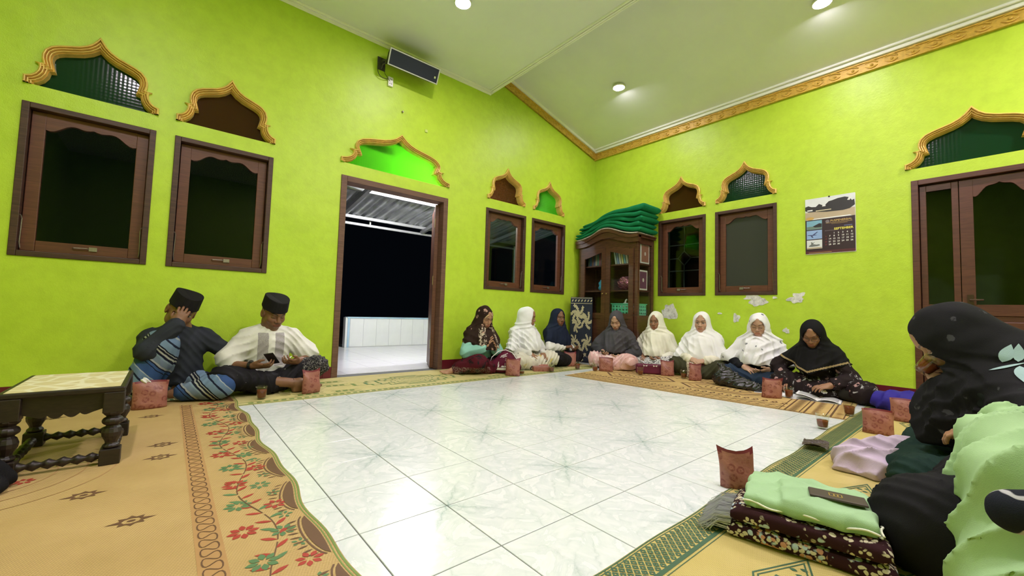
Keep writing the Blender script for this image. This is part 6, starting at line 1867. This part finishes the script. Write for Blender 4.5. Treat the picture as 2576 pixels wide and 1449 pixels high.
for k, (x, y, rz) in enumerate(((4.72, 1.50, 20), (4.66, 1.36, -15), (4.75, 1.42, 55))):
    mb = MB(); mb.grid(lambda u, v: (-.105 + .21 * u, -.148 + .296 * v, .0008 + .0022 * k + .010 * math.sin(u * 3.1) * v * (1 if k else 0)), 8, 8)
    mb.grid(lambda u, v: (-.105 + .21 * u, -.148 + .296 * v, .0002 + .0022 * k + .010 * math.sin(u * 3.1) * v * (1 if k else 0)), 8, 8)
    tag(mb.obj('paper_sheet', PAP, None, loc=(x, y, MATZ + .001), rot=(0, 0, math.radians(rz))), ['white paper sheet lying flat beside the red bottle', 'white paper sheet under the crumpled pouch by the book', 'white paper sheet turned crosswise next to the book'][k], 'paper')
# ---------------------------------------------------------------- bags and cloths on the floor
def soft(name, label, cat, S, mat, h=.008, post=None, loc=(0, 0, 0), rz=0.0, group=None, it=1, z=MATZ + .001):
    V, Q = sdf_mesh(S, h, lambda F, X, Y, Z: np.maximum(post(F, X, Y, Z) if post else F, 0 - Z), it=it)
    r = thing(name, label, cat, (loc[0], loc[1], z if len(loc) < 3 else loc[2]), math.radians(rz), group)
    fin(name + '_body', quadmesh(name, V, Q), mat, r)
    return r
# maroon drawstring bag with white skyline print
S = Sdf(); S.rc((-.13, 0, .07), (.13, 0, .07), .055, None, .05); S.rc((-.10, 0, .10), (0, .02, .25), .05, .022, .07); S.rc((.10, 0, .10), (.0, .02, .25), .05, .022, .07); S.el((0, 0, .12), (.13, .06, .11), None, .05)
db = soft('drawstring_bag', 'maroon drawstring bag with white skyline print', 'bag', S, cloth('maroon_bag_nylon', (.105, .010, .030), None, .55), .007, lambda F, X, Y, Z: F + .004 * clump(X, Y, Z, 45, 1), (3.12, 3.80), -43)
body = db.children[0]
def onface(o, u, v, lift=.002):
    hit, loc, nor, _ = o.ray_cast(Vector((u, -.6, v)), Vector((0, 1, 0)))
    return tuple(loc + Vector((0, -lift, 0))) if hit else (u, -.05, v)
mb = MB()
def strip(pts):
    """outline on the bag front as a fan of small quads"""
    xs = sorted(set(p[0] for p in pts)); return xs
cityx = np.linspace(-.115, .115, 60)
def ch_(x):
    h = .055 + .018 * (math.sin(x * 70) > 0) + .014 * (math.sin(x * 150 + 1) > .2)
    for c, w, t in ((-.075, .008, .06), (.01, .012, .105), (.03, .006, .075), (-.02, .02, .045), (.06, .016, .03)):
        if abs(x - c) < w: h += t * (1 - abs(x - c) / w * .5)
    return h
for i in range(len(cityx) - 1):
    a, b2 = cityx[i], cityx[i + 1]; t = ch_((a + b2) / 2)
    for z0, z1 in ((.045, min(.075, t)), (.082, t)):
        if z1 > z0: mb.add([onface(body, a, z0), onface(body, b2, z0), onface(body, b2, z1), onface(body, a, z1)], [(0, 1, 2, 3)])
for k, (z, a, b2) in enumerate(((.225, -.05, .03), (.213, -.06, .01), (.20, -.03, .02))):
    n = 8
    for i in range(n):
        x0_, x1_ = a + (b2 - a) * i / n, a + (b2 - a) * (i + .75) / n
        mb.add([onface(body, x0_, z + x0_ * .4), onface(body, x1_, z + x1_ * .4), onface(body, x1_, z + .007 + x1_ * .4), onface(body, x0_, z + .007 + x0_ * .4)], [(0, 1, 2, 3)])
mb.obj('white_print', M('white_bag_print', (.80, .76, .76), .6), db, fix=False)
mb = MB(); mb.tube([(-.175, -.055, .006), (-.19, -.055, .09), (-.16, -.05, .19), (-.08, -.035, .262), (0, -.01, .278), (.08, -.03, .25), (.15, -.045, .16), (.175, -.05, .10)], .0048, 7); mb.obj('cord', M('white_cord', (.80, .78, .76), .7), db, True)
# leafy bundle beside it
rl = random.Random(5); lf_ = thing('leaf_bundle', 'small bundle of green leaves between the drawstring bag and the white cloth', 'leaves', (3.27, 3.98, MATZ + .001))
for k in range(9):
    mb = MB(); a = rl.uniform(0, 6.28); L = rl.uniform(.10, .16); el = rl.uniform(.7, 1.4)
    d = V3(math.cos(a) * math.cos(el), math.sin(a) * math.cos(el), math.sin(el)); s_ = np.cross(d, (0, 0, 1)); s_ /= np.linalg.norm(s_)
    b0 = V3(0, 0, .08); pts = [b0 + d * L * t + s_ * w * .03 for t, w in ((0, 0), (.35, 1), (.7, .8), (1, 0), (.7, -.8), (.35, -1))]
    mb.add(pts, [tuple(range(6))]); mb.add([p_ + V3(0, 0, .0012) for p_ in pts], [tuple(range(5, -1, -1))]); mb.obj('leaf', M('dark_leaf', (.05, .12, .035), .45), lf_)
MB().tube([(0, 0, 0), (.005, 0, .05), (0, 0, .09)], .008, 6).obj('stalk', M('leaf_stalk', (.08, .10, .03), .6), lf_)
# maroon purse
S = Sdf(); S.bx((0, 0, .062), (.155, .035, .040), None, .02, .02)
pu = soft('purse', 'long maroon purse with small white bows lying before the cream woman', 'purse', S, M('maroon_purse_fabric', (.115, .006, .035), .5, .4, 0, .15, 12, .2, 60), .008, lambda F, X, Y, Z: F + .004 * clump(X, Y, Z, 38, 1), (4.74, 2.87), -48)
for u in (-.07, .05): 
    mb = MB(); 
    for s_ in (-1, 1): mb.prism([(u, .105), (u + s_ * .026, .118), (u + s_ * .022, .094)], lambda a, b2, t: (a, -.060 + t - .25 * (b2 - .105), b2), -.001, .001)
    mb.obj('bow', M('white_bow', (.8, .78, .76), .6), pu)
# cream patterned bag
S = Sdf(); S.bx((0, 0, .095), (.125, .035, .075), None, .015, .02); 
cbg = soft('tote_bag', 'cream bag with maroon motifs before the woman in olive trousers', 'bag', S, cloth('cream_maroon_print', (.66, .60, .46), [('vine', (.18, .035, .06), 22, .07)]), .008, lambda F, X, Y, Z: F + .005 * clump(X, Y, Z, 34, 4), (5.0, 2.37), -50)
MB().box((.02, -.056, .01), (.055, -.049, .185)).obj('strap', M('maroon_strap', (.12, .02, .05), .6), cbg, bevel=.002)
# black plastic bag
S = Sdf(); S.el((0, 0, .07), (.13, .15, .085), None, .04); S.rc((.02, .0, .12), (.05, .10, .21), .07, .03, .05); S.rc((0, -.1, .05), (-.10, -.36, .02), .07, .025, .05); S.el((-.02, -.2, .03), (.12, .17, .05), None, .05)
soft('plastic_bag', 'crumpled shiny black plastic bag beside the woman in jeans', 'bag', S, M('black_plastic_film', (.012, .012, .013), .22, .6), .0085, lambda F, X, Y, Z: F + .010 * ridge((X * .8 + Y + Z) * 70 + 4 * np.sin(X * 22 + Z * 15)) + .007 * ridge((X - Z) * 95 + 3 * np.sin(Y * 30)), (4.73, 1.93), 0, None, 0)
# blue bag
S = Sdf(); S.el((0, 0, .07), (.11, .17, .09), None, .04); S.rc((0, .1, .07), (.02, -.12, .13), .07, .05, .05)
soft('blue_bag', 'royal blue cloth bag behind the snack pouch', 'bag', S, cloth('royal_blue_nylon', (.035, .025, .27), None, .5), .009, lambda F, X, Y, Z: F + .010 * ridge((Y + X * .6 + Z * .4) * 60 + 3 * np.sin(Z * 20)), (4.74, .56), 0)
# lilac cloth in front of the drinking woman
S = Sdf(); S.rc((-.06, .05, .06), (.18, -.10, .10), .075, .075, .05); S.rc((-.10, -.02, .05), (.05, -.16, .07), .07, .07, .05); S.rc((-.12, .08, .03), (.02, .12, .03), .05, .05, .04); S.rc((.1, .05, .04), (.26, -.08, .05), .06, .06, .05)
soft('lilac_cloth', 'crumpled lilac cloth lying before the green skirt', 'cloth', S, cloth('lilac_cotton', (.56, .46, .58), None, .8, .06), .0075, lambda F, X, Y, Z: F + .016 * ridge((X * .45 + Y * .9 + Z * .5) * 40 + 2.5 * np.sin(X * 12 + Z * 8)) + .009 * ridge((X - Y * .6 + Z) * 66 + 4 * np.sin(Y * 11 + X * 6)) + .008 * clump(X, Y, Z, 34, 2), (2.74, .42), 0)
# brown food wrapper with clear film
wp = thing('food_wrapper', 'opened dark brown leaf wrapper on the lattice border', 'wrapper', (2.92, .70, MATZ + .001), math.radians(10))
mb = MB(); mb.grid(lambda u, v: (-.07 + .14 * u, -.06 + .12 * v, .012 + .018 * abs(math.sin(u * 7 + v * 3)) + .02 * abs(u - .5)), 12, 10); mb.obj('leaf_wrap', M('dark_brown_leaf', (.045, .028, .012), .45, .4, 0, .5, 40), wp)
mb = MB(); mb.grid(lambda u, v: (.02 + .12 * u, .0 + .08 * v, .006 + .014 * abs(math.sin(u * 9 + v * 7))), 12, 10); mb.obj('clear_film', GLS, wp)
# folded prayer rug with fringe, green bag and wallet on it
RUG = cloth('dark_floral_velvet_rug', (.030, .010, .012), [('bloom', (.56, .50, .36), 12, .66), ('bloom', (.42, .52, .60), 8.3, .46), ('bloom', (.55, .27, .18), 9.7, .40)], .9)
fr_ = thing('prayer_rug', 'folded dark floral prayer rug with grey fringe at the front right', 'rug', (1.66, .43, MATZ + .001), math.radians(-77))
for k, (z0, z1, ln) in enumerate(((.0, .050, .215), (.052, .105, .205))):
    mb = MB()
    def rf(u, v, z0=z0, z1=z1, ln=ln):
        a = 2 * math.pi * u; sq = lambda c, e: math.copysign(abs(c) ** e, c)
        y = .115 * sq(math.cos(a), .35); z = (z0 + z1) / 2 + (z1 - z0) / 2 * sq(math.sin(a), .5) * (1 if .02 < v < .98 else .5)
        x = -ln + 2 * ln * v
        return (x, y + .006 * math.sin(x * 25), z + .004 * math.sin(x * 20 + y * 30) - .010 * max(0, abs(x) - .1))
    mb.grid(rf, 32, 24, 0, True); mb.f += [tuple(range(31, -1, -1)), tuple(range(23 * 32, 24 * 32))]; mb.m += [0, 0]
    mb.obj('fold', RUG, fr_, True)
rf_ = random.Random(9); mb = MB()
for k in range(520):
    y = rf_.uniform(-.105, .11); z = rf_.uniform(.02, .07); L = rf_.uniform(.05, .10); dy = rf_.uniform(-.03, .03)
    mb.tube([(-.205, y, z), (-.215 - L * .5, y + dy * .4, z + .008 - z * .2), (-.215 - L, y + dy, .004 + rf_.uniform(0, .012))], .0011, 3)
tag(mb.obj('fringe', M('silver_grey_fringe', (.52, .52, .56), .6), fr_), kind='stuff')
S = Sdf(); S.bx((0, 0, .018), (.135, .165, .009), rotm(0, 0, .1), .012, .02); S.bx((-.03, -.05, .035), (.10, .11, .006), rotm(.05, 0, .15), .010, .02); S.rc((-.13, -.10, .02), (-.15, .08, .02), .018, .014, .02); S.rc((.08, -.15, .03), (.15, .10, .02), .02, .016, .03)
gb = soft('green_tote', 'folded pale green cloth bag with cream edge on the prayer rug', 'bag', S, cloth('pale_green_canvas', (.33, .51, .28), None, .85, .08, .2), .007, lambda F, X, Y, Z: F + .006 * ridge((X * .5 + Y) * 55 + 3 * np.sin(X * 14)), (1.72, .44, .1125), 8)
ca_, sa_ = math.cos(.1), math.sin(.1)
for pts in ([(-.153 + .004 * math.sin(t * 22), -.175 + .35 * t, .017 + .005 * math.sin(t * 15)) for t in np.linspace(0, 1, 40)], [(-.15 + .30 * t, -.183 + .004 * math.sin(t * 20), .016 + .006 * math.sin(t * 13)) for t in np.linspace(0, 1, 40)], [(-.14 + .28 * t, -.180 + .004 * math.sin(t * 17), .006 + .003 * math.sin(t * 11)) for t in np.linspace(0, 1, 40)]):
    mb = MB(); mb.tube([(x * ca_ - y * sa_, x * sa_ + y * ca_, z) for x, y, z in pts], .0034, 6); mb.obj('hem_cord', M('cream_hem', (.72, .74, .58), .8), gb, True)
wl_ = thing('wallet', 'flat dark brown wallet with small gold emblem on the green bag', 'wallet', (1.715, .355, .1665), math.radians(-72))
MB().box((-.075, -.036, 0), (.075, .036, .008)).obj('wallet_body', M('dark_brown_leather', (.055, .035, .030), .5), wl_, bevel=.003)
mb = MB(); 
for q in (((-.022, -.014), (.014, -.014), (.014, -.011), (-.022, -.011)), ((-.022, .011), (.014, .011), (.014, .014), (-.022, .014)), ((-.022, -.014), (-.019, -.014), (-.019, .014), (-.022, .014)), ((.011, -.014), (.014, -.014), (.014, .014), (.011, .014)), ((-.010, -.008), (-.006, -.008), (-.006, .008), (-.010, .008)), ((.0, -.008), (.004, -.008), (.004, .008), (.0, .008))):
    mb.prism(q, lambda u, v, t: (u, v, .008 + t), 0, .0006)
mb.obj('emblem', M('gold_emblem', (.55, .36, .12), .35, .5, .6), wl_)

S = Sdf(); S.el((0, 0, .02), (.035, .022, .018), None, .01); S.rc((.02, 0, .02), (.05, .01, .03), .012, .006, .01)
soft('snack_wrapper', 'small white snack wrapper at the left hand of the woman reading', 'wrapper', S, M('white_wrapper_film', (.78, .76, .72), .4), .005, lambda F, X, Y, Z: F + .005 * ridge((X + Y) * 190 + Z * 80), (4.775, 1.075, .055), 30)
